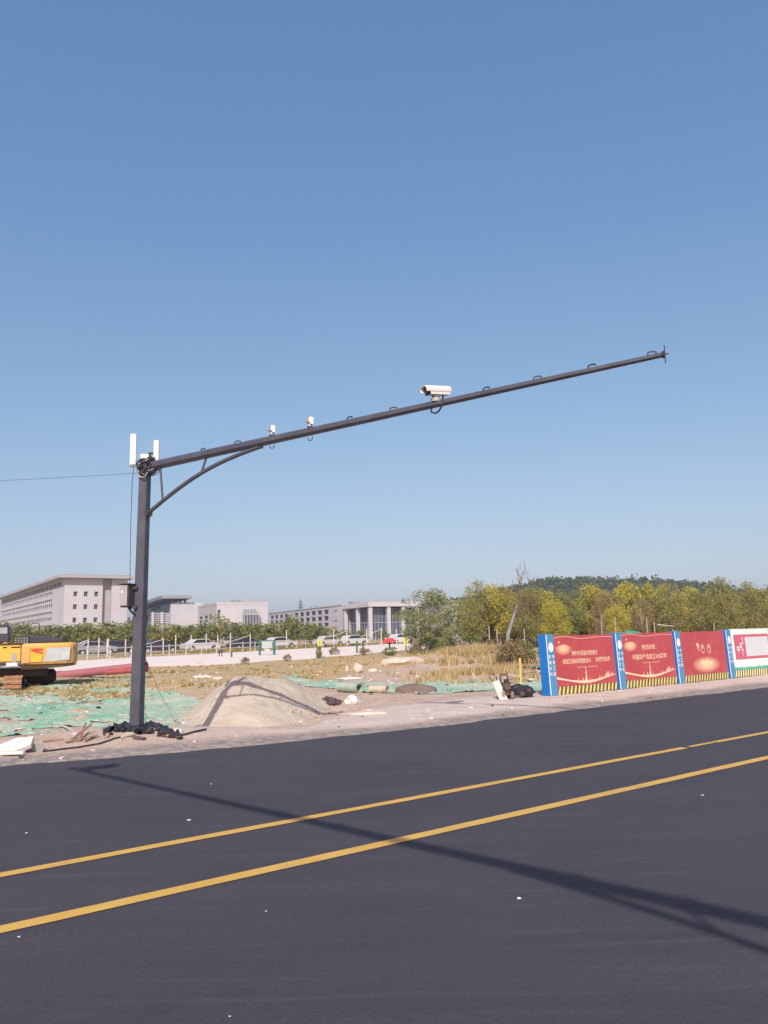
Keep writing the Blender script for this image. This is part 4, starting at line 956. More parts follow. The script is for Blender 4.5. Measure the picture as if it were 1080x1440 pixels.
mb = MB(); mb.box((mx(714), .12, mz(976)), (.22, .5, .05), M['rust'], ch=.01); mb.tube([(mx(712), .0, mz(976)), (mx(707), -.05, mz(960))], .02, M['rust'], 6); mb.build('chassis', t, 40)
mb = MB(); mb.tube([(mx(708), .28, mz(974)), (mx(708), .35, mz(957)), (mx(709), .36, mz(951)), (mx(717), .36, mz(951)), (mx(718), .35, mz(957)), (mx(718), .28, mz(974))], .022, M['rust'], 8); mb.build('handle', t, 40)
for (a, b) in ((719, -.12), (707, -.06), (720, .32)):
    MB().tube([(mx(a) - .03, b, .09), (mx(a) + .03, b, .09)], .09, M['pipe'] if a == 719 and False else mat('wheel_brown', (.22, .14, .12), .85, 0, .3, 10), 16).build('wheel', t, 40)
mb = MB(); q = random.Random(4)
for j in range(7): 
    c = Vector((mx(713) + q.uniform(-.07, .07), -.08 + q.uniform(0, .3), mz(972) + q.uniform(0, .2))); mb.tube([c, c + Vector((q.uniform(-.1, .1), q.uniform(-.1, .1), q.uniform(-.12, .12)))], .018, M['rust'], 6)
mb.build('linkage', t, 40)
o = MB().blob((0, 0, 0), .30, M['tarpblack'], 33, 3, .16, (1.25, .8, .62)).build('black_sheet', smooth=30); g2 = GT(731, 981); o.location = g2 + Vector((0, .15, .10)); tag(o, 'crumpled black plastic sheet heaped right of the rusty machine', 'plastic sheet')
for k_, (a, b, c_, d_, l) in enumerate([((712, 953), (748, 960), .16, .05, 'long weathered plank on top of the heap behind the rusty machine'), ((722, 949), (756, 955), .14, .05, 'paler plank lying behind the first hoarding post'), ((716, 961), (738, 958), .13, .05, 'short brown plank under the long weathered one'), ((738, 944), (752, 951), .08, .05, 'grey batten leaning over the planks')]):
    p0, p1 = GT(*a), GT(*b); p0.z += .10 + .03 * k_; p1.z = p0.z - .05
    d = (p1 - p0); tag(MB().box((0, 0, 0), (d.length, c_, d_), [M['conc'], M['wood'], M['wood'], M['pipe']][k_], ch=.008).build('plank'), l, 'plank', 'planks behind the rusty machine')
    o = bpy.context.scene.collection.objects[-1]; o.location = (p0 + p1) / 2; o.rotation_euler = d.to_track_quat('X', 'Z').to_euler()
g = GT(733, 966); mb = MB().tube([g, g + Vector((0, 0, .86))], .035, M['stakey'], 8); tag(mb.build('yellow_post', smooth=40), 'short yellow marker post standing among the planks', 'marker post')
q = random.Random(21)
for (a, b, m_, w_, l) in ((738, 936, 'redcloth', .55, 'crumpled red cloth strip behind the planks'), (748, 942, 'tarpgreen', .6, 'small green sheet behind the planks, next to the hoarding'), (748, 950, 'conc', .5, 'pale torn sheet just behind the first hoarding post')):
    g = GT(a, b); X, Y = np.meshgrid(np.linspace(-w_, w_, 14), np.linspace(-.5, .5, 9)); Z = .10 + .16 * (fbm(X + a, Y + b, 2.5, 7) + .3)
    me, _ = grid_mesh('crumpled_sheet', X, Y, Z, M[m_]); o = link_mesh('crumpled_sheet', me); o.location = g; tag(o, l, 'sheet')
#==SPLIT2==
# ------------------------------------------------------------------ light haze in the air
hz_m = bpy.data.materials.new('haze'); hz_m.use_nodes = True; hn = hz_m.node_tree; hn.nodes.clear()
ho = hn.nodes.new('ShaderNodeOutputMaterial'); hv_ = hn.nodes.new('ShaderNodeVolumePrincipled'); hv_.inputs['Color'].default_value = (.74, .86, 1.0, 1); hv_.inputs['Density'].default_value = .00045; hv_.inputs['Anisotropy'].default_value = .1
hn.links.new(hv_.outputs[0], ho.inputs['Volume'])
hb = MB().box((0, 250, 18), (1600, 1000, 90), hz_m).build('haze'); hb['kind'] = 'stuff'; hb['label'] = 'thin pale haze in the air'; hb.location.z = 20

# ================================================================== CAMPUS BUILDINGS
def hdir(h): return Vector((sin(R(h)), cos(R(h)), 0))
PANES = {}
def window_mesh(w, h, kind='plain'):
    key = (round(w, 2), round(h, 2), kind)
    if key not in PANES:
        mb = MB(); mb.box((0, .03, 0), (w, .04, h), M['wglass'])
        f = .07
        if kind == 'plain':
            mb.box((0, -.01, 0), (f, .05, h), M['frame']); mb.box((0, -.011, h * .22), (w, .05, f), M['frame'])
        if kind == 'wedge':  # wall-coloured wedges leave a triangle of dark glass, shaping triangular shade
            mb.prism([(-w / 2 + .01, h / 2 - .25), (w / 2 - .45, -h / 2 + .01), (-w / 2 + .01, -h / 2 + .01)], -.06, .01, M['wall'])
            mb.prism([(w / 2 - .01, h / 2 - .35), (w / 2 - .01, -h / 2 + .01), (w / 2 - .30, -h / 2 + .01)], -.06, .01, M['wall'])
        elif kind != 'plain' or True:
            for a in (-1, 1): mb.box((a * (w / 2 - f / 2), -.012, 0), (f, .06, h), M['frame'])
        PANES[key] = mb.mesh('window')
    return PANES[key]
class Block:
    """a building block: origin at its near corner, local x along the right face, local y along the left face going back"""
    def __init__(s, name, label, px, Y, hx, parent=None):
        c = AT(px, 897, Y); s.z0 = gz(c.x, c.y); s.O = Vector((c.x, c.y, s.z0)); s.hx = hx; s.vx = hdir(hx); s.vy = hdir(hx - 90)
        s.t = thing(name, label, 'building', s.O, -R(hx) + pi / 2)
    def a(s, px, face):             # distance along a face at which that pixel column is met
        v, n = (s.vx, s.vy) if face == 'x' else (s.vy, s.vx)
        r = ray(px, 880); o = Vector((0, 0, EYE)); k = (s.O - o).dot(n) / r.dot(n); return (o + r * k - s.O).dot(v)
    def z(s, px, py, face='x'):
        v, n = (s.vx, s.vy) if face == 'x' else (s.vy, s.vx)
        r = ray(px, py); o = Vector((0, 0, EYE)); k = (s.O - o).dot(n) / r.dot(n); return (o + r * k).z - s.z0
    def facade(s, face, a0, a1, z0, z1, wins, m, depth=.5, kind='plain', off=0.0, panes=True, name='wall', zcut=()):
        kinds = {w: kind for w in wins}; kinds.update({w: 'slot' for w in zcut}); wins = list(wins) + list(zcut)
        P = (lambda a, d, z: (a, d + off, z)) if face == 'x' else (lambda a, d, z: (d + off, a, z))
        xs = sorted({a0, a1, *[w[0] for w in wins], *[w[1] for w in wins]}); zs = sorted({z0, z1, *[w[2] for w in wins], *[w[3] for w in wins]})
        mb = MB()
        for i in range(len(xs) - 1):
            for j in range(len(zs) - 1):
                cx, cz = (xs[i] + xs[i + 1]) / 2, (zs[j] + zs[j + 1]) / 2
                if any(w[0] < cx < w[1] and w[2] < cz < w[3] for w in wins): continue
                mb.add([P(xs[i], 0, zs[j]), P(xs[i + 1], 0, zs[j]), P(xs[i + 1], 0, zs[j + 1]), P(xs[i], 0, zs[j + 1])], [(0, 1, 2, 3)], m)
        for (p, q_, r, t) in wins:
            c = [(p, r), (q_, r), (q_, t), (p, t)]
            for k in range(4):
                (b0, c0), (b1, c1) = c[k], c[(k + 1) % 4]; mb.add([P(b0, 0, c0), P(b1, 0, c1), P(b1, depth, c1), P(b0, depth, c0)], [(0, 1, 2, 3)], m)
            mb.add([P(p, depth + .06, r), P(q_, depth + .06, r), P(q_, depth + .06, t), P(p, depth + .06, t)], [(0, 1, 2, 3)], M['wglass'])
            if panes:
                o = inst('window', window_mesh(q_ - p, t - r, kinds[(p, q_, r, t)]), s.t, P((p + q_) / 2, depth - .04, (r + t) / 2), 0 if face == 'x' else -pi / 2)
                if face == 'y': o.rotation_euler.z = -pi / 2; o.rotation_euler = (0, 0, pi / 2); o.scale.y = -1
        o = mb.build(name, s.t); return o
    def box(s, name, x0, x1, y0, y1, z0, z1, m, ch=0):
        return MB().box(((x0 + x1) / 2, (y0 + y1) / 2, (z0 + z1) / 2), (abs(x1 - x0), abs(y1 - y0), abs(z1 - z0)), m, ch=ch).build(name, s.t)
    def shell(s, X, Y_, z1, m, skip=()):   # the two far walls and a flat roof
        mb = MB(); mb.add([(X, 0, 0), (X, Y_, 0), (X, Y_, z1), (X, 0, z1)], [(0, 1, 2, 3)], m); mb.add([(0, Y_, 0), (X, Y_, 0), (X, Y_, z1), (0, Y_, z1)], [(0, 1, 2, 3)], m)
        mb.add([(0, 0, z1), (X, 0, z1), (X, Y_, z1), (0, Y_, z1)], [(0, 1, 2, 3)], m); return mb.build('rear_wall', s.t)

# 1. big block at the left
B = Block('campus_building', 'tall five-storey white block with overhanging grey roof, leftmost of the campus', 88, 215, 57)
LX = B.a(178, 'x'); LY = B.a(-190, 'y') if B.a(-190, 'y') > 0 else 120
LY = min(LY, 190); Zt = B.z(88, 813); Zc = B.z(88, 818.5)
fl = [B.z(88, y) for y in (834.2, 852.5, 871.5, 889.5)]
wr = []
for zc in fl[:3]:
    for px in (104.5, 119.3, 134): a = B.a(px, 'x'); wr.append((a - .50, a + .50, zc - .65 - .15, zc + .65 - .15))
ar0, ar1 = B.a(143, 'x'), B.a(155.5, 'x')
B.facade('x', 0, ar0, 0, Zt, wr, M['wallb'], .6)
B.facade('x', ar1, LX, 0, Zt, [], M['wallb'])
B.facade('x', ar0, ar1, 0, Zt, [], M['wallgrey'], off=1.2, name='recessed_wall')
B.box('wall_return', ar0 - .0, ar0 + .02, 0.01, 1.2, 0, Zt, M['wallgrey']); B.box('wall_return', ar1 - .02, ar1, 0.01, 1.2, 0, Zt, M['wallgrey'])
w = []
a = B.a(83.5, 'y')
for zc in fl[:3]: w.append((a - .3, a + .3, zc - .6, zc + .35))
aw0 = B.a(72.5, 'y'); pitch = 3.05; n_col = int((LY - aw0 - 2) / pitch); flz = [B.z(70, y, 'y') for y in (836, 853, 871.5, 888.5)]
mb_s = MB()
for zc in flz:
    for k in range(n_col):
        p = aw0 + .5 + k * pitch
        w.append((p, p + 2.3, zc - .85, zc + .70)); w.append((p, p + 2.1, zc - 2.2, zc - 1.7))
zcl0, zcl1 = B.z(72, 828.5, 'y'), B.z(72, 817.5, 'y')
acl = B.a(84, 'y'); k = 0
while acl + k * 6.2 + 5.4 < LY - 1:
    w.append((acl + k * 6.2, acl + k * 6.2 + 5.4, zcl0, Zt - .6)); k += 1
wl_big = [x for x in w if x[3] > zcl0 + 1]; wl_small = [x for x in w if x not in wl_big]
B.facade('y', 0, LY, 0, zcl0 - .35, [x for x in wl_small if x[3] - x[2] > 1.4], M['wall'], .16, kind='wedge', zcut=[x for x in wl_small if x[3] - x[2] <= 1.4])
B.facade('y', 0, LY, zcl0 - .35, Zt, wl_big, M['wall'], 1.1, kind='clerestory')
B.shell(LX, LY, Zt, M['wallgrey'])
mb = MB(); mb.box((LX / 2 - .2, LY / 2, Zt + .45), (LX + 3.4, LY + 4, .8), M['wallgrey']); mb.box((LX / 2, LY / 2, Zt + .95), (LX + 1.2, LY + 2, .25), M['roofgrey']); mb.build('roof', B.t)
mb = MB()
for zc in flz: mb.box((-.10, (aw0 + LY) / 2, zc - 1.42), (.2, LY - aw0 - 1, .22), M['wall'])
mb.build('string_course', B.t)

# 2. canopy-roofed building behind the pole with striped louvres
B = Block('canopy_building', 'white building with a wide flat canopy roof on dark columns, right of the pole', 239, 250, 66)
z0 = 0; zt = B.z(239, 847.5); x0 = B.a(239, 'x'); LY = B.a(204, 'y') + 14
a0, a1 = B.a(225.5, 'y'), B.a(211.5, 'y'); wz0, wz1 = B.z(218, 859, 'y'), B.z(218, 854.5, 'y')
B.facade('y', 0, LY, 0, zt, [(a0, a1, wz0, wz1)], M['wallb'], .5)
B.facade('x', 0, 10, 0, zt, [], M['wallb']); B.shell(10, LY, zt, M['wallgrey'])
zr0, zr1 = B.z(239, 842), B.z(239, 837.5); ax = B.a(268, 'x')
B.box('canopy_roof', -3, ax, -2, LY + 6, zr0, zr1, M['roofgrey'])
B.box('canopy_beam', 0, ax - 4, 1, LY, zr0 - 1.1, zr0 - .01, mat('beam_dark', (.14, .13, .14), .8))
B.box('canopy_room', 2, 9, 4, LY - 4, zt + .01, zr0 - 1.12, M['wallgrey'])
for px, yb in ((242.5, 866), (253.5, 866), (260, 866), (228, 848), (214, 848)):
    if px > 239: a = B.a(px, 'x'); MB().tube([(a, .4, 0 if px > 241 else zt), (a, .4, zr0 - .02)], .42, mat('column_dark', (.12, .11, .13), .8), 10).build('column', B.t, 40)
for k in range(5): MB().tube([(.8, 3 + k * 6.0, zt + .01), (.8, 3 + k * 6.0, zr0 - 1.12)], .3, mat('column_dark', (.12, .11, .13), .8), 8).build('column', B.t, 40)
B2 = Block('louvred_building', 'low striped building of stacked white louvres just behind the camera pole', 214, 232, 62)
zt = B2.z(214, 861.5); LX, LY = B2.a(238, 'x'), B2.a(176, 'y')
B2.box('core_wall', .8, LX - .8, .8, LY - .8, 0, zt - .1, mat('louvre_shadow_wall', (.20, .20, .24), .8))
nl = 14; 
for k in range(nl):
    z = zt * (k + .5) / nl; o = MB().box((LX / 2, LY / 2, z), (LX, LY, zt / nl * .50), M['wall']).build('louvre', B2.t)
for xx, yy in ((.0, .0), (LX * .55, 0), (0, LY * .4), (0, LY * .75)): B2.box('pier', xx - .35, xx + .35, yy - .35, yy + .35, 0, zt + .15, M['wall'])

# 3. middle building
B = Block('campus_building', 'long low white building with a glazed bay on its front, middle of the campus', 304.5, 228, 66)
zt = B.z(304, 850); LX, LY = B.a(377, 'x'), B.a(238.5, 'y')
w = []
p0, p1 = B.a(292, 'y'), B.a(242, 'y'); n = 8; pit = (p1 - p0) / n
zz = lambda y: B.z(290, y, 'y')
for k in range(n + 3):
    p = p0 - 0 + k * pit
    if p + pit > LY: break
    w += [(p, p + pit * .62, zz(870), zz(866)), (p, p + pit * .62, zz(877), zz(871.8)), (p, p + pit * .75, zz(889), zz(887)), (p, p + pit * .62, zz(896), zz(891))]
a_ = B.a(301.8, 'y'); b_ = B.a(300, 'y'); w.append((a_, b_, zz(882), zz(871)))
tri = [x for i, x in enumerate(w[:-1]) if i % 4 == 1]
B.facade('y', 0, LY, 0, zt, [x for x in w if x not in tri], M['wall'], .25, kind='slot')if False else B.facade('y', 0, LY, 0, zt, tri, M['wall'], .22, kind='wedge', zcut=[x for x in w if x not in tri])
s0, s1 = B.a(306, 'x'), B.a(310, 'x'); wins = [(s0, s1, B.z(308, 876.5), B.z(308, 857.5)), (B.a(327, 'x'), B.a(334, 'x'), B.z(330, 895), B.z(330, 883))]
g0, g1 = B.a(341.5, 'x'), B.a(359, 'x'); g2 = B.a(362, 'x')
B.facade('x', 0, LX, 0, zt, wins, M['wallb'], .6)
B.shell(LX, LY, zt, M['wallgrey'])
zb0, zb1, zb2 = B.z(350, 884), B.z(350, 865), B.z(350, 857)
B.box('glazed_bay', g0, g2, -1.6, -.01, zb0, zb1 - .02, M['cglass']); B.box('glazed_bay', g0, g1, -.9, -.01, zb1 + .5, zb2, mat('bay_glass', (.20, .24, .27), .2, spec=.6))
B.box('bay_band', g0 - .1, g2 + .1, -1.75, -.02, zb1 - .01, zb1 + .48, mat('band_grey', (.30, .33, .34), .6)); B.box('bay_sill', g0 - .1, g2 + .1, -1.7, -.02, zb0 - .6, zb0 - .01, mat('band_grey', (.30, .33, .34), .6))
for k in range(5): a = g0 + (g1 - g0) * k / 4; B.box('mullion', a - .09, a + .09, -1.0, -.9, zb1 + .5, zb2, M['frame'])
for k in range(6): a = g0 + (g2 - g0) * k / 5; B.box('mullion', a - .09, a + .09, -1.68, -1.6, zb0, zb1 - .02, M['frame'])
mb = MB(); mb.box((LX / 2, -.02 + .2, zt + .3), (LX + .2, .5, .6), M['wallb']); mb.box((-.02 + .2, LY / 2 + .3, zt + .3), (.5, LY, .6), M['wall']); mb.box((LX * .72, 8, zt + .5), (LX * .5, 14, 1.2), M['wallgrey']); mb.build('parapet', B.t)
for x, y, h in ((6, 6, 1.5), (10, 12, 1.1), (3, 30, 1.4), (6, 48, 1.2)): B.box('roof_unit', x, x + 2.2, y, y + 2, zt + .02, zt + h, M['roofgrey'])

# 4. columned hall
B = Block('columned_hall', 'long white hall with tall white columns at its right end', 520, 218, 66)
zt = B.z(520, 846.5); ze = B.z(520, 853); LX, LY = B.a(590, 'x'), B.a(377.5, 'y'); ac = B.a(483, 'y')
w = []; zz = lambda y: B.z(440, y, 'y')
p0, p1 = B.a(463, 'y'), B.a(379, 'y'); n = 11; pit = (p1 - p0) / n
rows = [(865.2, 859.5), (873.8, 868), (881.5, 877), (889.5, 884.5)]
for k in range(n):
    if k == 6: continue
    p = p0 + k * pit
    for a_, b_ in rows: w.append((p + pit * .12, p + pit * .80, zz(a_), zz(b_)))
q0, q1 = B.a(474.5, 'y'), B.a(469, 'y')
for y in (859, 873, 887): w.append((q0, q1, B.z(470, y + .9, 'y'), B.z(470, y - .5, 'y')))
B.facade('y', ac, LY, 0, zt, w, M['wall'], .3, kind='slot')
B.box('end_wall', .0, .3, ac - .0, ac + .3, 0, ze, M['wallgrey'])
mb = MB(); mb.add([(0.02, ac, 0), (7, ac, 0), (7, ac, ze), (0.02, ac, ze)], [(0, 1, 2, 3)], mat('porch_wall', (.42, .39, .38), .85)); mb.build('porch_side_wall', B.t)
gd = 2.2
B.box('curtain_wall', gd, LX - .5, gd, ac - .02, 0, ze - .3, M['cglass'])
for k in range(12): a = gd + .3 + (LX - gd - 1) * k / 11; B.box('mullion', a - .09, a + .09, gd - .14, gd - .01, 0, ze - .3, mat('mullion_grey', (.22, .23, .27), .5))
for k in range(9): a = gd + .3 + (ac - gd - 1) * k / 8; B.box('mullion', gd - .14, gd - .01, a - .09, a + .09, 0, ze - .3, mat('mullion_grey', (.22, .23, .27), .5))
B.box('transom', gd - .2, LX - .6, gd - .2, gd - .15, ze * .5, ze * .5 + .3, mat('mullion_grey', (.22, .23, .27), .5)); B.box('transom', gd - .2, gd - .15, gd, ac - .3, ze * .5, ze * .5 + .3, mat('mullion_grey', (.22, .23, .27), .5))
B.box('entablature', -.4, LX, -.4, ac, ze, zt, M['wallb'])
mb = MB(); mb.box((LX / 2, (LY + ac) / 2, zt + .12), (LX + .4, LY - ac, .22), M['wallb']); mb.build('roof', B.t)
for x, y, h in ((4, 22, 1.2), (8, 34, 1.6), (3, 52, 1.1), (6, 66, 1.3)): B.box('roof_unit', x, x + 2.4, y, y + 2, zt + .24, zt + h, M['roofgrey'])
mb = MB(); mb.add([(LX, ac, 0), (LX, LY, 0), (LX, LY, zt), (LX, ac, zt)], [(0, 1, 2, 3)], M['wallgrey']); mb.add([(0, LY, 0), (LX, LY, 0), (LX, LY, zt), (0, LY, zt)], [(0, 1, 2, 3)], M['wallgrey']); mb.build('rear_wall', B.t)
for px, face in ((520, 'c'), (501.5, 'y'), (484.5, 'y'), (547.7, 'x'), (568, 'x'), (588, 'x')):
    if face == 'c': x, y = .45, .45
    elif face == 'y': x, y = .45, B.a(px, 'y')
    else: x, y = B.a(px, 'x'), .45
    B.box('column', x - .5, x + .5, y - .5, y + .5, 0, ze - .01, M['wallb'], ch=.05)
B = Block('white_building', 'plain white building corner showing between the trees right of the hall', 622, 240, 70)
zt = B.z(622, 847); LX, LY = B.a(646, 'x'), 12; w = [(B.a(629, 'x'), B.a(633, 'x'), B.z(630, 868), B.z(630, 862))]
B.facade('x', 0, LX, 0, zt, w, M['wallb'], .5); B.facade('y', 0, LY, 0, zt, [], M['wall']); B.shell(LX, LY, zt, M['wallgrey']); B.box('roof_edge', -.3, LX + .3, -.3, LY, zt + .01, zt + .5, M['roofgrey'])
# far tower
p = AT(423, 884, 620); t = thing('pagoda_tower', 'tiny dark tiered tower on the skyline above the columned hall', 'tower', (p.x, p.y, 0))
dk = mat('far_tower', (.12, .15, .20), .9); kz = 620 / FPX
base = (884 - 855) * kz + 1.6
MB().box((0, 0, base / 2 + 2), (7, 7, base + 4), dk).build('tower_base', t)
zc = base + 2
for k, wd in enumerate((4.4, 3.6, 2.9, 2.1)):
    mb = MB(); mb.box((0, 0, zc + .8), (wd * .7, wd * .7, 1.6), dk); mb.prism([(-wd * .62, 1.5), (wd * .62, 1.5), (wd * .36, 2.2), (-wd * .36, 2.2)], -wd * .5, wd * .5, dk); o = mb.build('tier', t); 
    for v in o.data.vertices: pass
    o.location.z = 0
    if k >= 0:
        me = o.data
        for v in me.vertices:
            if v.co.z < zc - .01: v.co.z += zc
    zc += 2.1
MB().tube([(0, 0, zc), (0, 0, zc + 3.2)], [.28, .08], dk, 8).build('spire', t, 40)

# ================================================================== TREES
def quads_mesh(name, C, A, Bv, m):
    """rhombic leaves: centre, long half axis, short half axis"""
    n = len(C); V = np.stack([C - A, C + Bv, C + A, C - Bv], 1).reshape(-1, 3).astype(np.float32)
    me = bpy.data.meshes.new(name); me.vertices.add(4 * n); me.vertices.foreach_set('co', V.ravel())
    me.loops.add(4 * n); me.loops.foreach_set('vertex_index', np.arange(4 * n, dtype=np.int32)); me.polygons.add(n)
    me.polygons.foreach_set('loop_start', np.arange(0, 4 * n, 4, dtype=np.int32)); me.polygons.foreach_set('loop_total', np.full(n, 4, np.int32))
    me.materials.append(m); me.update(calc_edges=True); return me
def leaves(rs, C, size, droop=0.0):
    n = len(C); a = rs.normal(size=(n, 3)); a[:, 2] = a[:, 2] * .8 - droop; a /= np.linalg.norm(a, axis=1)[:, None]
    b = np.cross(a, rs.normal(size=(n, 3))); b /= np.linalg.norm(b, axis=1)[:, None]
    s = size * rs.uniform(.6, 1.35, (n, 1)); return a * s, b * s * .55
def tree_kind(kind, seed, m, bark, nleaf, leaf, spread, crown0, clumps, droop=.1, crad=.13, top=1.0, sparse=0.0):
    rs = np.random.RandomState(seed); q = random.Random(seed); cl = []
    for k in range(clumps):
        for _ in range(50):
            z = q.uniform(crown0, top - .05); f = (z - crown0) / (top - crown0)
            rmax = spread * (math.sin(pi * min(1, max(0, f)) ** .75) ** .6 * .9 + .12); a = q.uniform(0, 2 * pi); r = rmax * math.sqrt(q.uniform(.08, 1))
            c = (r * cos(a) * q.uniform(.8, 1.15), r * sin(a), z)
            if all(sum((u - v) ** 2 for u, v in zip(c, d)) > (crad * .62) ** 2 for d in cl): break
        cl.append(c)
    cl = np.array(cl); rad = crad * rs.uniform(.55, 1.25, len(cl)); w = rad ** 2; w /= w.sum()
    pick = rs.choice(len(cl), nleaf, p=w); d = rs.normal(size=(nleaf, 3)); d /= np.linalg.norm(d, axis=1)[:, None]
    C = cl[pick] + d * (rad[pick] * rs.uniform(.25, 1.08, nleaf) ** .6)[:, None] * np.array([1.12, 1.12, .82])
    sc = int(nleaf * .06); C[:sc] += rs.normal(size=(sc, 3)) * crad * .5
    A, Bv = leaves(rs, C, leaf, droop); cm = quads_mesh('crown', C, A, Bv, m)
    mb = MB(); lean = Vector((q.uniform(-.04, .04), q.uniform(-.04, .04), 0)); fork = crown0 * q.uniform(.9, 1.2)
    tr = [Vector((0, 0, -.03)), Vector((0, 0, 0)), lean * .4 + Vector((0, 0, fork * .5)), lean + Vector((0, 0, fork)), lean * 1.5 + Vector((0, 0, (fork + top) / 2)), lean * 1.4 + Vector((0, 0, top * .88))]
    r0 = .020; mb.tube(tr, [r0 * 1.3, r0, r0 * .85, r0 * .7, r0 * .38, r0 * .1], bark, 7)
    for k in rs.choice(len(cl), min(len(cl), 14), replace=False):
        e = Vector(cl[k]); s_ = tr[3].lerp(tr[4], min(.95, max(0, (e.z - fork) / (top - fork) * .9))); mid = s_.lerp(e, .5) + Vector((0, 0, -.02)); mb.tube([s_, mid, e], [r0 * .42, r0 * .26, r0 * .08], bark, 5)
    return cm, mb.mesh('trunk', 60)
TK = {}
TK['street0'] = tree_kind('street', 11, M['leaf_green'], M['palebark'], 1100, .040, .40, .34, 22, crad=.17)
TK['street1'] = tree_kind('street', 12, M['leaf_green'], M['palebark'], 1100, .040, .36, .30, 20, crad=.17)
TK['street2'] = tree_kind('street', 13, M['leaf_olive'], M['palebark'], 1000, .040, .42, .32, 20, crad=.17)
TK['airy'] = tree_kind('airy', 21, M['leaf_grey'], M['trunk'], 7500, .0155, .46, .16, 46, droop=.5, crad=.12)
TK['green'] = tree_kind('green', 22, M['leaf_olive'], M['trunk'], 7500, .016, .40, .22, 44, crad=.13)
TK['greenb'] = tree_kind('green', 23, M['leaf_green'], M['trunk'], 7500, .016, .36, .20, 40, crad=.13)
TK['yellow'] = tree_kind('yellow', 24, M['leaf_yellow'], M['trunk'], 7500, .016, .38, .22, 40, crad=.13)
TK['yellowb'] = tree_kind('yellow', 25, M['leaf_yellow'], M['palebark'], 7000, .016, .33, .24, 36, crad=.12)
TK['brown'] = tree_kind('brown', 26, M['leaf_brown'], M['palebark'], 5500, .015, .36, .22, 40, crad=.13)
TK['brownb'] = tree_kind('brown', 27, M['leaf_olive'], M['palebark'], 6500, .016, .40, .18, 42, crad=.13)
TK['bush'] = tree_kind('bush', 28, M['leaf_green'], M['trunk'], 1800, .045, .60, .05, 26, crad=.22)
TK['bushdry'] = tree_kind('bush', 29, M['leaf_brown'], M['trunk'], 1500, .045, .60, .05, 24, crad=.22)
TK['bushdark'] = tree_kind('bush', 30, M['leaf_dark'], M['trunk'], 1700, .045, .66, .05, 24, crad=.22)
def tree(kind, px, ptop, Y, label, group, wx=1.0, name='tree', cat='tree', pb=None):
    b = AT(px, 897, Y); g = gz(b.x, b.y); top = AT(px, ptop, Y).z; h = top - g
    if pb is not None: b = GT(px, pb); g = b.z; h = (GT(px, pb) - AT(px, ptop, b.y)).z * -1
    h *= 1.05
    t = thing(name, label, cat, (b.x, b.y, g), rnd.uniform(0, 6.28), group)
    cm, tm = TK[kind]; s = h * 1.0
    inst('crown', cm, t, sc=(s * wx, s * wx, s)); inst('trunk', tm, t, sc=(s, s, s)) ; return t

# row of young street trees before the campus: every tree told by what it stands in front of or beside
row = [(-14, 880, 'behind the excavator cab, half out of the picture'), (4, 884, 'above the excavator cab, first at the left edge'), (22, 882, 'showing between the excavator cab and its hood'), (44, 884, 'seen through the excavator handrail'), (66, 886, 'just right of the excavator handrail'),
       (84, 884, 'behind the excavator exhaust'), (102, 884, 'above the right end of the yellow counterweight'), (118, 882, 'below the first column of small square windows'), (134, 883, 'below the last column of small square windows'), (150, 881, 'in front of the grey wall recess'), (166, 880, 'under the grey pole cabinet'), (181, 882, 'touching the pole on its left side'),
       (214, 884, 'touching the pole on its right side'), (228, 882, 'under the striped louvres'), (243, 883, 'under the near end of the triangular-shaded windows'), (258, 885, 'under the middle of the middle building side wall'), (273, 883, 'under the triangular-shaded windows, nearer their right end'), (288, 881, 'just left of the tallest tree of the row'), (310, 871, 'the tallest of the row, at the corner of the middle building'),
       (327, 880, 'right of the tallest tree, before the middle building front'), (342, 881, 'under the left half of the glazed bay'), (357, 882, 'under the right half of the glazed bay'), (372, 881, 'directly behind the green-legged board'), (388, 880, 'just right of the green-legged board'), (408, 871, 'tall one breaking up the hall windows'), (422, 880, 'right of the tall one before the hall'),
       (438, 882, 'under the hall windows, left of the yellow sign'), (452, 884, 'behind the left yellow sign'), (468, 886, 'before the blank end of the hall windows'), (487, 889, 'low one before the first white column'), (505, 890, 'low one before the second white column'), (541, 890, 'low one beside the red canopy')]
wlk = ['street0', 'street1', 'street0', 'street2', 'street1']
for i, (px, pt, l) in enumerate(row):
    Y = 92 + (px - 100) * .055 + rnd.uniform(-3, 3)
    tree(wlk[i % 5], px + rnd.uniform(-2, 2), pt - 2, Y, 'young green tree ' + l, 'row of young trees before the campus', 1.30 if pt > 875 else 1.0)
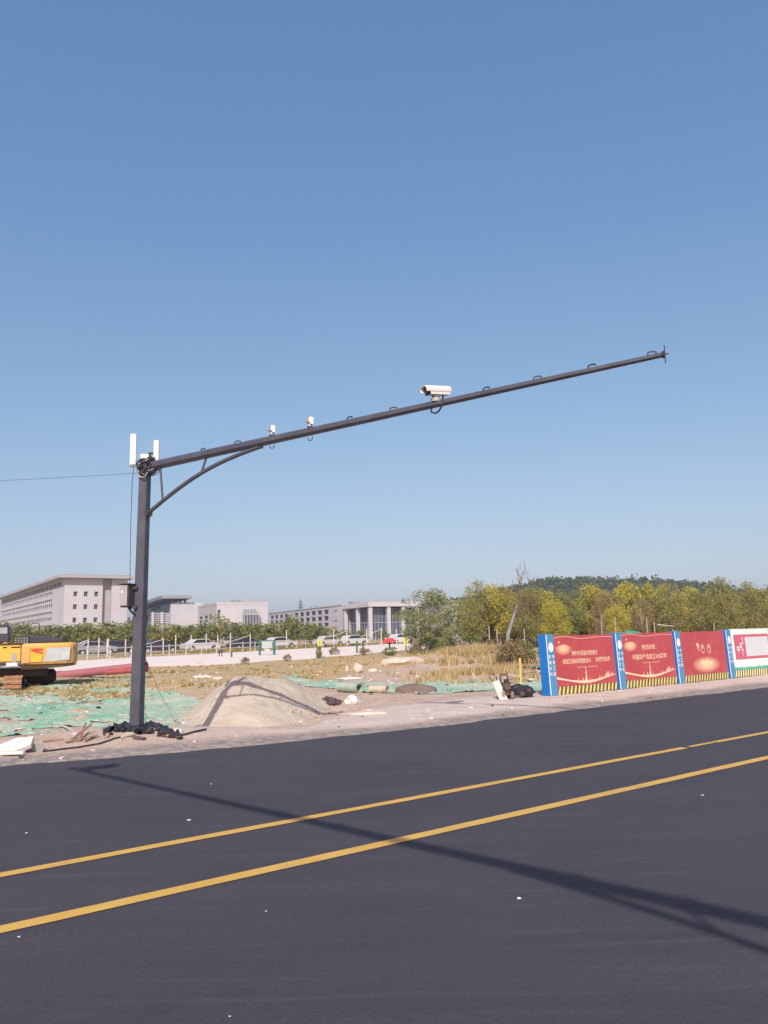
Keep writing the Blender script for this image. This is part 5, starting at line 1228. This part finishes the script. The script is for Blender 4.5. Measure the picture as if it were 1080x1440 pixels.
# the trees at the middle and right
mid = [('airy', 604, 829, 62, 'loose grey-green tree standing alone right of the columned hall', 1.02), ('airy', 617, 862, 60, 'lower drooping tree leaning on the right of the loose grey-green tree', .8),
       ('brownb', 667, 827, 74, 'olive tree between the white building corner and the yellow-green trees', .85), ('green', 660, 858, 80, 'smaller olive tree just right of the white building corner', .9), ('greenb', 682, 846, 78, 'dark green tree filling the gap before the bright yellow-green one', .8), ('yellow', 703, 822, 76, 'bright yellow-green tree left of the leafless leaning tree', .80),
       ('green', 722, 838, 80, 'shaded olive tree right behind the leafless leaning tree', .8), ('green', 744, 832, 72, 'olive thinning tree right of the leafless leaning tree', .85), ('yellow', 763, 830, 74, 'yellow-green tree above the first blue hoarding post', .85), ('yellow', 782, 845, 64, 'small golden tree above the slogan hoarding, left side', .8), ('greenb', 800, 832, 76, 'green tree with yellow top over the middle of the slogan hoarding', .9),
       ('yellow', 836, 821, 78, 'tall rounded yellow tree above the right end of the slogan hoarding', .82), ('brown', 853, 838, 72, 'grey-brown bare-looking tree between two yellow ones', .8), ('yellowb', 884, 817, 76, 'tallest golden tree, over the 100周年 hoarding', .86), ('yellow', 869, 850, 66, 'low golden tree at the foot of the tallest golden one', .8), ('yellowb', 920, 819, 80, 'orange-tipped tree over the right part of the 100周年 hoarding', .85),
       ('brown', 905, 845, 68, 'low brown tree in front of the orange-tipped tree', .8), ('brownb', 944, 830, 74, 'broad olive tree over the third blue post', .95), ('yellow', 966, 826, 78, 'pale yellowish tree with white stem over the plain red panel', .85), ('green', 988, 836, 68, 'yellow-olive tree over the right half of the plain red panel', .85), ('brownb', 1010, 822, 76, 'tall olive tree with a fork over the fourth blue post', .9), ('green', 1026, 838, 66, 'twiggy green tree beside the tall forked olive tree', .85),
       ('brownb', 1048, 828, 74, 'dense olive tree above the pale hoarding', .95), ('green', 1072, 832, 70, 'olive tree at the right edge of the picture', .95), ('brownb', 1100, 830, 76, 'olive tree cut by the right edge of the picture', .95), ('green', 1140, 826, 78, 'olive tree just outside the right edge', .95)]
for k, px, pt, Y, l, wx in mid: tree(k, px, pt - (0 if k == 'airy' else 1), Y, l, 'trees behind the hoardings and the field', wx * (1 if k == 'airy' else .88))
q = random.Random(77)
back = ['dark green bushy tree deep behind the ' + s for s in ('loose grey-green tree', 'smaller olive tree', 'bright yellow-green tree', 'leafless leaning tree', 'first blue post', 'slogan hoarding middle', 'rounded yellow tree', 'second blue post', 'tallest golden tree', 'orange-tipped tree', 'third blue post', 'plain red panel middle', 'fourth blue post', 'pale hoarding', 'right edge olive tree')]
for i, l in enumerate(back): tree(['green', 'greenb', 'brownb'][i % 3], 664 + i * 31 + q.uniform(-6, 6), 846 + q.uniform(-5, 6), 92 + q.uniform(-4, 8), l, 'second line of trees behind', 1.15)
fills = ['shrub under the trees ' + s for s in ('right of the loose grey-green tree', 'left of the leafless leaning tree', 'right of the leafless leaning tree', 'behind the first blue post', 'behind the slogan hoarding left half', 'behind the slogan hoarding right half', 'behind the white van', 'behind the 100周年 hoarding left half', 'behind the 100周年 hoarding right half', 'behind the third blue post', 'behind the plain red panel left half', 'behind the plain red panel right half', 'behind the fourth blue post', 'behind the pale hoarding', 'at the right edge of the picture')]
for i, l in enumerate(fills): tree(['bushdry', 'bush', 'bushdry'][i % 3], 664 + i * 29.5 + q.uniform(-5, 5), 872 + q.uniform(-6, 5), 82 + q.uniform(-4, 6), l.replace('shrub', 'low green shrub' if i % 3 == 1 else 'dull brown shrub'), 'shrubs under the tree line', 1.5, 'shrub', 'shrub')
# bushes near the field edge
for px, pt, pb, k, l, wx in ((606, 898, 922, 'bushdark', 'dark low bush at the foot of the loose grey-green tree', 1.1), (636, 900, 921, 'bushdark', 'dark green bush right of the tree foot, in the field edge', 1.0), (585, 905, 922, 'bushdry', 'reddish brown shrub left of the dark low bush', 1.0), (622, 902, 923, 'bush', 'green bush between the two dark ones', .9), (664, 895, 921, 'bush', 'round yellow-green bush before the dry grass', 1.1), (690, 902, 922, 'bushdry', 'brown dry shrub right of the round yellow-green bush', 1.1), (742, 905, 934, 'bush', 'green bush just left of the first blue hoarding post', .8), (718, 903, 924, 'bushdry', 'brown shrub below the leafless leaning tree', 1.2), (652, 905, 922, 'bushdry', 'tall dried weeds left of the round yellow-green bush', .8),
                             (470, 911, 922, 'bushdry', 'straggly weed at the edge of the pale road, right of the left yellow sign', 1.0), (448, 910, 926, 'bush', 'dark weed under the left yellow sign', .5), (512, 912, 921, 'bushdry', 'dry weeds at the pale road edge before the red canopy', 1.6), (548, 911, 922, 'bush', 'weeds at the pale road edge under the right yellow sign', 1.6), (404, 921, 930, 'bushdry', 'dry weed right below the green-legged board', 1.0), (345, 925, 934, 'bushdry', 'dry weed on the field edge left of the green-legged board', 1.2)):
    tree(k, px, pt, 0, l, 'bushes and weeds at the field edge', wx, 'bush', 'bush', pb)

# leafless leaning tree
g = AT(711, 900, 60); g.z = gz(g.x, g.y); t = thing('bare_tree', 'leafless grey tree leaning right with dry twigs above the others', 'tree', g)
kk = 60 / FPX; hz = lambda py: AT(711, py, 60).z - g.z; hx_ = lambda px: AT(px, 860, 60).x - g.x
p = [Vector((hx_(711), 0, -.1)), Vector((hx_(713), 0, hz(892))), Vector((hx_(718), 0, hz(878))), Vector((hx_(724), 0, hz(862))), Vector((hx_(728), 0, hz(850)))]
MB().tube(p, [.17, .15, .13, .10, .08], M['limebark'], 8).build('trunk', t, 60)
q = random.Random(31); mb = MB(); tips = []
def branch(a, d, L_, r, dep):
    pts = [a]; cur = Vector(a); dd = Vector(d)
    for k in range(4):
        dd = (dd + Vector((q.uniform(-.22, .22), q.uniform(-.25, .25), q.uniform(-.05, .16)))).normalized(); cur = cur + dd * L_ / 4; pts.append(Vector(cur))
    mb.tube(pts, [r, r * .85, r * .7, r * .55, r * .4], M['trunk'], 5)
    if dep == 0: tips.append(pts[-1]); return
    for k in range(q.choice([2, 3, 3])):
        b_ = pts[q.choice([2, 3, 4])]; nd_ = (dd + Vector((q.uniform(-.8, .8), q.uniform(-.7, .7), q.uniform(-.2, .6)))).normalized(); branch(b_, nd_, L_ * q.uniform(.55, .8), r * .55, dep - 1)
for st_, d_, L_, r_ in ((4, (.35, 0, 1), 1.5, .06), (4, (.75, .1, .8), 1.4, .05), (3, (-.5, .1, .9), 1.2, .045), (3, (.8, -.2, .4), 1.1, .04), (4, (0, .2, 1), 1.2, .05), (2, (.7, .1, .5), 1.0, .04)): branch(p[st_], Vector(d_).normalized(), L_, r_, 3)
mb.build('branch', t, 60)
rs = np.random.RandomState(5); T_ = np.array([tuple(x) for x in tips if x.z < hz(826)]); C = T_[rs.choice(len(T_), 900)] + rs.normal(size=(900, 3)) * .16; A, Bv = leaves(rs, C, .055, .3)
inst('foliage', quads_mesh('foliage', C, A, Bv, M['leaf_brown']), t)

# ------------------------------------------------------------------ grass and weeds of the field
rs = np.random.RandomState(3)
def tufts(name, label, n, sampler, h, m, blades=7, lean=.35, w=.02):
    X, Y = sampler(n); Z = ground_z(X, Y); n = len(X)
    bx = np.repeat(X, blades) + rs.normal(size=n * blades) * h * .35; by = np.repeat(Y, blades) + rs.normal(size=n * blades) * h * .35; bz = np.repeat(Z, blades)
    hh = h * rs.uniform(.35, 1.25, n * blades) * np.repeat(rs.uniform(.5, 1.3, n), blades); ang = rs.uniform(0, 6.28, n * blades); ln = hh * lean * rs.uniform(0, 1.5, n * blades)
    ww = w * (1 + Y.repeat(blades) / 30); a2 = rs.uniform(0, 6.28, n * blades)
    P0 = np.stack([bx - ww * np.cos(a2), by - ww * np.sin(a2), bz - .02], 1); P1 = np.stack([bx + ww * np.cos(a2), by + ww * np.sin(a2), bz - .02], 1); P2 = np.stack([bx + ln * np.cos(ang), by + ln * np.sin(ang), bz + hh], 1)
    V = np.stack([P0, P1, P2], 1).reshape(-1, 3).astype(np.float32); k = len(P0)
    me = bpy.data.meshes.new(name); me.vertices.add(3 * k); me.vertices.foreach_set('co', V.ravel()); me.loops.add(3 * k); me.loops.foreach_set('vertex_index', np.arange(3 * k, dtype=np.int32)); me.polygons.add(k)
    me.polygons.foreach_set('loop_start', np.arange(0, 3 * k, 3, dtype=np.int32)); me.polygons.foreach_set('loop_total', np.full(k, 3, np.int32)); me.materials.append(m); me.update(calc_edges=True)
    o = link_mesh(name, me); o['kind'] = 'stuff'; o['label'] = label; return o
RDP = [(p.x, p.y) for p in near] + [(p.x, p.y) for p in far[::-1]]
def field(t0, t1, d0, d1, thr=.0, sc=.35, seed=31):
    def f(n):
        Y = d0 * (d1 / d0) ** rs.uniform(0, 1, n); X = rs.uniform(t0, t1, n) * Y
        g_ = zone(X, Y)[1]; k = (g_ > .35) & (fbm(X, Y, sc, 91) > thr) & ~in_poly(X, Y, RDP) & (X * N.x + Y * N.y > 13.5)
        return X[k], Y[k]
    return f
tufts('dry_grass', 'short dry grass over the open field', 16000, field(-.62, .40, 25, 62, -.03), .055, M['straw'], 7, .6, .02)
tufts('green_grass', 'olive green grass growing among the dry grass', 9000, field(-.62, .40, 27, 75, .05, .5), .075, M['weed'], 7, .6, .02)
tufts('green_grass', 'grass along the far side of the pale road under the young trees', 5000, field(-.62, .30, 80, 125, -.3), .3, M['weed'])
def strawpatch(n):
    px = rs.normal(678, 42, n); Y = rs.normal(36, 5.5, n); X = (px - 540) / FPX * Y
    k = (fbm(X, Y, .55, 15) > -.02) & (Y > 26) & (px < 752); return X[k], Y[k]
tufts('tall_dry_grass', 'tall straw-coloured dead grass left of the hoardings', 2600, strawpatch, .30, M['straw'], 9, .5, .012)
tufts('green_weeds', 'green weeds scattered through the dead grass left of the hoardings', 1300, strawpatch, .24, M['weed'], 9, .6, .013)
def bank(n):
    px = rs.uniform(20, 190, n); Y = rs.uniform(25, 32, n); X = (px - 540) / FPX * Y; k = fbm(X, Y, .6, 16) > -.05; return X[k], Y[k]
tufts('dry_grass', 'dry grass tufts on the bank between the net and the maroon pipes', 900, bank, .09, M['straw'], 7, .6)
tufts('green_grass', 'green weeds on the bank under the excavator', 700, bank, .09, M['weed'], 7, .6)
def behindh(n):
    s_ = rs.uniform(17, 60, n); d_ = rs.uniform(14.5, 34, n); k = (s_ * U.x + d_ * N.x) / (s_ * U.y + d_ * N.y) > .215; s_, d_ = s_[k], d_[k]; return s_ * U.x + d_ * N.x, s_ * U.y + d_ * N.y
tufts('tall_dry_grass', 'overgrown weeds behind the hoardings', 5000, behindh, .4, M['weed'], 8, .3, .015)

# ================================================================== FIELD FURNITURE, FENCE, CARS
FA, FB = G(-330, 963.5, 0), G(575, 904.2, 0)       # line of the white fence along the far side of the pale road
fd = (FB - FA); fl_ = fd.length; fd.normalize(); fn = Vector((-fd.y, fd.x, 0))
rz_f = math.atan2(fd.y, fd.x)
t = thing('rail_fence', 'long white rail fence beyond the pale concrete road', 'fence', FA, rz_f)
npost = int(fl_ / 2.6); pm = MB().tube([(0, 0, -.1), (0, 0, 1.05)], .042, M['fencewhite'], 6).mesh('post', 40)
for k in range(npost + 1):
    p = FA + fd * (k * fl_ / npost) + fn * 2.2; inst('post', pm, t, (k * fl_ / npost, 2.2, gz(p.x, p.y)))
for z in (.98, .55): MB().box((fl_ / 2, 2.2, z), (fl_, .05, .08), M['fencewhite']).build('rail', t)
# white tree stakes with slanting tie ropes
q = random.Random(6)
stakes = [(124, 'first one right of the excavator'), (139, 'second one right of the excavator'), (151.5, 'thick one before the dark car'), (176.5, 'just left of the pole'), (229.5, 'first one right of the pole, with a long rope'), (247, 'behind the young trees under the louvres'), (269, 'left of the tallest young tree'), (290, 'right under the tallest young tree'), (306, 'right of the tallest young tree'), (324, 'before the middle building front'), (352, 'under the glazed bay'), (403, 'right of the green-legged board'), (469.5, 'tall one before the blank end of the hall'), (488, 'before the first white column'), (516, 'before the third white column'), (536.5, 'tall one left of the red canopy'), (558, 'right of the red canopy')]
for i, (px, l) in enumerate(stakes):
    g = AT(px, 910, 72 + (px - 120) * .08); g.z = gz(g.x, g.y) + .03; h = q.uniform(1.55, 1.95) * (g.y / 85)
    t = thing('stake_post', 'white post ' + l, 'post', g, 0, 'white posts along the far edge of the pale road')
    MB().tube([(0, 0, -.1), (0, 0, h)], .06 if i != 2 else .11, M['fencewhite'], 8).build('shaft', t, 40)
    MB().tube([(0, 0, h), (0, 0, h + .05)], .09, M['fencewhite'], 8).build('cap', t, 40)
    if i in (0, 4, 10, 13, 15): MB().tube([(0, 0, h * .95), (-1.2, 0, h * .72), (-2.6, 0, h * .55)], .03, M['fencewhite'], 5).build('tie_rope', t, 40)
# notice board
g = GT(376, 922); t = thing('notice_board', 'grey blank board between two dark green posts on the pale road', 'notice board', g, R(-8))
k = g.y / FPX
for a in (-11, 10):
    MB().tube([(a * k, 0, -.1), (a * k, 0, 21 * k)], .09, M['postgreen'], 8).build('post', t, 40)
MB().tube([(7 * k, .5, -.1), (7 * k, .5, 14 * k)], .08, M['postgreen'], 8).build('post', t, 40)
MB().box((-.5 * k, 0, 15 * k), (15 * k, .06, 10 * k), mat('board_grey', (.33, .38, .37), .7), ch=.01).build('board', t)
MB().box((-.5 * k, .0, 20.6 * k), (22 * k, .10, .07), M['postgreen']).build('top_rail', t); MB().box((0, 0, 6.6 * k), (8 * k, .06, .3), M['frame']).build('lower_plate', t)
def sign(px, pb, pt, hs, ws, m, label, cat, post='darksteel', extra=None):
    g = GT(px, pb); t = thing('road_sign', label, cat, g); k = g.y / FPX
    MB().tube([(0, 0, -.1), (0, 0, (pb - pt) * k)], .05, M[post], 6).build('post', t, 40)
    mb = MB(); mb.box((.0, -.06, (pb - pt - hs / 2) * k), (ws * k, .04, hs * k), M[m], ch=.01); mb.build('sign_plate', t)
    mb = MB(); mb.box((0, -.083, (pb - pt - hs / 2) * k), (ws * k * .35, .004, hs * k * .6), mat('sign_print', (.25, .28, .05), .6)); mb.build('sign_print', t); return t
sign(450, 925, 900, 9, 6, 'signyel', 'small yellow sign on a thin post, the left one of two', 'sign', 'postgreen')
sign(571, 915, 897, 11, 6.5, 'signyel', 'small yellow sign on a thin post, right of the red canopy', 'sign')
g = GT(548, 914); k = g.y / FPX; t = thing('red_canopy', 'small red canopy on a post beside the columned hall', 'canopy', g)
MB().tube([(0, 0, -.1), (0, 0, 14 * k)], .07, M['darksteel'], 6).build('post', t, 40)
mb = MB(); mb.add([(-11 * k, -1.0, 9 * k), (9 * k, -1.0, 11.5 * k), (9 * k, 1.0, 11.5 * k), (-11 * k, 1.0, 9 * k), (-4 * k, 0, 16.5 * k), (5 * k, 0, 16.5 * k)], [(0, 1, 5, 4), (1, 2, 5), (2, 3, 4, 5), (3, 0, 4), (3, 2, 1, 0)], M['redcloth']); mb.build('canopy', t)
for px, l in ((502, 'dark post left of the red canopy, by the pale road'), (511, 'shorter dark post beside the taller one left of the red canopy'), (325.5, 'short green post on the pale road right of the bench')):
    g = GT(px, 919 if px > 400 else 925); k = g.y / FPX; h = {502: 16, 511: 11, 325.5: 7}[px] * k
    t = thing('bollard', l, 'post', g); MB().tube([(0, 0, -.1), (0, 0, h)], .07, M['postgreen'], 8).build('shaft', t, 40); MB().blob((0, 0, h), .09, M['postgreen'], 1, 1, 0).build('cap', t, 60)
g = GT(311, 924); k = g.y / FPX; t = thing('road_barrow', 'dark wheelbarrow-like frame standing on the pale road', 'barrow', g)
mb = MB(); mb.prism([(-3 * k, 5 * k), (3.5 * k, 7.5 * k), (4 * k, 9 * k), (-3.5 * k, 8 * k)], -.25, .25, M['black']); mb.build('tray', t)
for a in (-2.6, 1): MB().tube([(a * k, 0, 0), (a * k, 0, 6 * k)], .035, M['black'], 6).build('leg', t, 40)
# cars
def car_meshes():
    d = {}
    body = [(-2.15, .32), (-2.2, .72), (-2.12, .90), (-1.55, .98), (-.95, 1.40), (.55, 1.43), (1.15, 1.0), (2.0, .86), (2.18, .62), (2.15, .30), (1.75, .28), (1.68, .52), (1.38, .66), (1.08, .52), (1.0, .26), (-1.0, .26), (-1.08, .52), (-1.38, .66), (-1.68, .52), (-1.76, .30)]
    return body
CB = car_meshes()
def make_car(m, van=False):
    t = thing('parked_car', 'x', 'car'); prof = CB
    if van: prof = [(-2.3, .32), (-2.3, 1.9), (1.2, 1.95), (1.75, 1.15), (2.3, 1.0), (2.35, .35), (1.8, .30), (1.7, .55), (1.4, .68), (1.1, .55), (1.0, .28), (-1.0, .28), (-1.1, .55), (-1.4, .68), (-1.7, .55), (-1.8, .30)]
    mb = MB(); mb.prism(prof, -.85, .85, m); o = mb.build('body', t, bevel=.06); fix_normals(o.data)
    if not van: pr = [(-1.38, .99), (-.88, 1.34), (.50, 1.37), (1.0, 1.0)]
    else: pr = [(-.2, 1.15), (-.2, 1.7), (1.15, 1.75), (1.6, 1.15)]
    mb = MB(); mb.prism(pr, -.862, .862, M['wglass']); o = mb.build('side_window', t); fix_normals(o.data)
    for x in (-1.38, 1.38):
        for y in (-.80, .80):
            w_ = MB().tube([(x, y - .1, .31), (x, y + .1, .31)], .31, M['black'], 14).build('wheel', t, 40); MB().tube([(x, y - .11, .31), (x, y + .11, .31)], .18, M['frame'], 10).build('rim', w_, 40)
    for y in (-.6, .6): MB().box((2.14, y, .72), (.10, .34, .14), M['print_white'], ch=.02).build('headlight', t)
    return t
cars = {'white': make_car(M['carwhite']), 'dark': make_car(M['cardark']), 'silver': make_car(M['carsilver'])}; used = set()
cl_ = [(132, 'silver', 'silver car behind the white posts, just right of the excavator'), (163, 'dark', 'dark blue car behind the posts left of the pole'), (192, 'silver', 'silver car half hidden by the camera pole'), (222, 'dark', 'dark car right of the camera pole'), (252, 'white', 'white car under the striped louvres'), (282, 'white', 'white car left of the tallest young tree'), (318, 'dark', 'dark car right of the tallest young tree'), (345, 'dark', 'dark car under the glazed bay'), (392, 'white', 'white car just right of the green-legged board'), (425, 'silver', 'silver car before the hall windows'), (462, 'white', 'white car right of the left yellow sign'), (496, 'white', 'white car before the white columns'), (532, 'white', 'white car left of the red canopy'), (563, 'white', 'white car right of the red canopy'), (628, 'white', 'white car behind the foot of the loose grey-green tree')]
for px, c, l in [c for k, c in enumerate(cl_) if k not in (2, 4, 6, 9, 12)]:
    o = cars[c] if c not in used else copy_tree(cars[c]); used.add(c); Y = 82 + (px - 120) * .075; g = AT(px, 905, Y); o.location = (g.x, g.y, gz(g.x, g.y)); o.rotation_euler.z = rz_f * .5 + rnd.uniform(-.06, .06); o['label'] = l; o['group'] = 'cars parked beyond the pale road'
van = make_car(M['carwhite'], True); van.name = 'parked_van'; van['label'] = 'white van with dark windows parked behind the second blue post'; van['category'] = 'van'; g = AT(870, 900, 95); van.location = (g.x, g.y, gz(g.x, g.y) + .1); van.rotation_euler.z = R(-75)
o = MB().blob((0, 0, 0), 1.0, M['tarpgreen'], 3, 3, .08, (1.3, .8, .85)).build('tarpaulin_heap', smooth=50); g = AT(888, 893, 62); o.location = (g.x, g.y, gz(g.x, g.y) + .55); tag(o, 'green tarpaulin heap showing above the 100周年 hoarding', 'tarpaulin')
for px, pt, pb, l in ((795, 878, 900, 'pale thin post above the slogan hoarding, left of its middle'), (847, 874, 900, 'pale thin post above the right end of the slogan hoarding'), (911, 868, 895, 'pale thin post above the 100周年 hoarding'), (921, 874, 895, 'pale post under the end of the horizontal rail'), (1005, 876, 893, 'short white stub post above the plain red panel'), (866.5, 868, 895, 'thin white pole above the second blue post'), (689, 880, 915, 'pale stake left of the leafless leaning tree'), (700, 884, 915, 'white stake among the bushes by the leafless leaning tree'), (738, 884, 905, 'white stake right of the leafless leaning tree')):
    Y = 64 if px > 780 else 60; a, b = AT(px, pb, Y), AT(px, pt, Y); b0 = gz(a.x, a.y)
    tag(MB().tube([(a.x, a.y, b0 - .1), (a.x, a.y, b.z)], .045, M['palebark'], 7).build('thin_post', smooth=40), l, 'post')
a, b = AT(925, 878.5, 44), AT(946, 880.5, 45); tag(MB().tube([a, b], .03, M['fencewhite'], 6).build('rail'), 'thin white rail reaching right above the 100周年 hoarding', 'rail')

# ================================================================== HILL
ridge = [(560, 862), (600, 852), (640, 842), (680, 836), (720, 824), (745, 818), (770, 813), (800, 812), (830, 811), (870, 814), (920, 813), (960, 818), (1000, 822), (1040, 829), (1080, 835), (1150, 842), (1300, 850), (1500, 868)]
rp = [AT(a, b + 8, 460) for a, b in ridge]; rx = np.array([p.x for p in rp]); rz_ = np.array([p.z for p in rp])
def hill_z(x, y):
    top = np.interp(x * 460 / np.maximum(y, 300), rx, rz_, left=0, right=2); p = sstep(340, 460, y) * (1 - sstep(480, 640, y)); return top * p - 1.0 + 3 * fbm(x, y, .02, 71) * p
X, Y = np.meshgrid(np.linspace(-60, 520, 120), np.linspace(330, 650, 60)); me, _ = grid_mesh('hill', X, Y, hill_z(X, Y), M['hill']); structure(link_mesh('hill', me))
rs = np.random.RandomState(8); n = 2600; hx = rs.uniform(-20, 470, n); hy = 345 + 125 * rs.uniform(0, 1, n) ** .8; hz_ = hill_z(hx, hy)
nl = 42; cr = rs.uniform(2.0, 3.8, n) * np.where(rs.uniform(0, 1, n) > .93, 1.35, 1); idx = np.repeat(np.arange(n), nl); d = rs.normal(size=(n * nl, 3)); d /= np.linalg.norm(d, axis=1)[:, None]
C = np.stack([hx[idx], hy[idx], hz_[idx] + cr[idx] * .6], 1) + d * cr[idx][:, None] * rs.uniform(.5, 1, (n * nl, 1)) * np.array([1, 1, .9])
keep = (hill_z(C[:, 0], C[:, 1]) > -.5); C = C[keep]; A, Bv = leaves(rs, C, .95)
o = link_mesh('hill_woodland', quads_mesh('hill_woodland', C, A, Bv, leaf_mat('leaf_far', (.040, .062, .028), (.062, .085, .034), (.09, .11, .048), .1))); o['kind'] = 'stuff'; o['label'] = 'dense dark woodland covering the far hill'
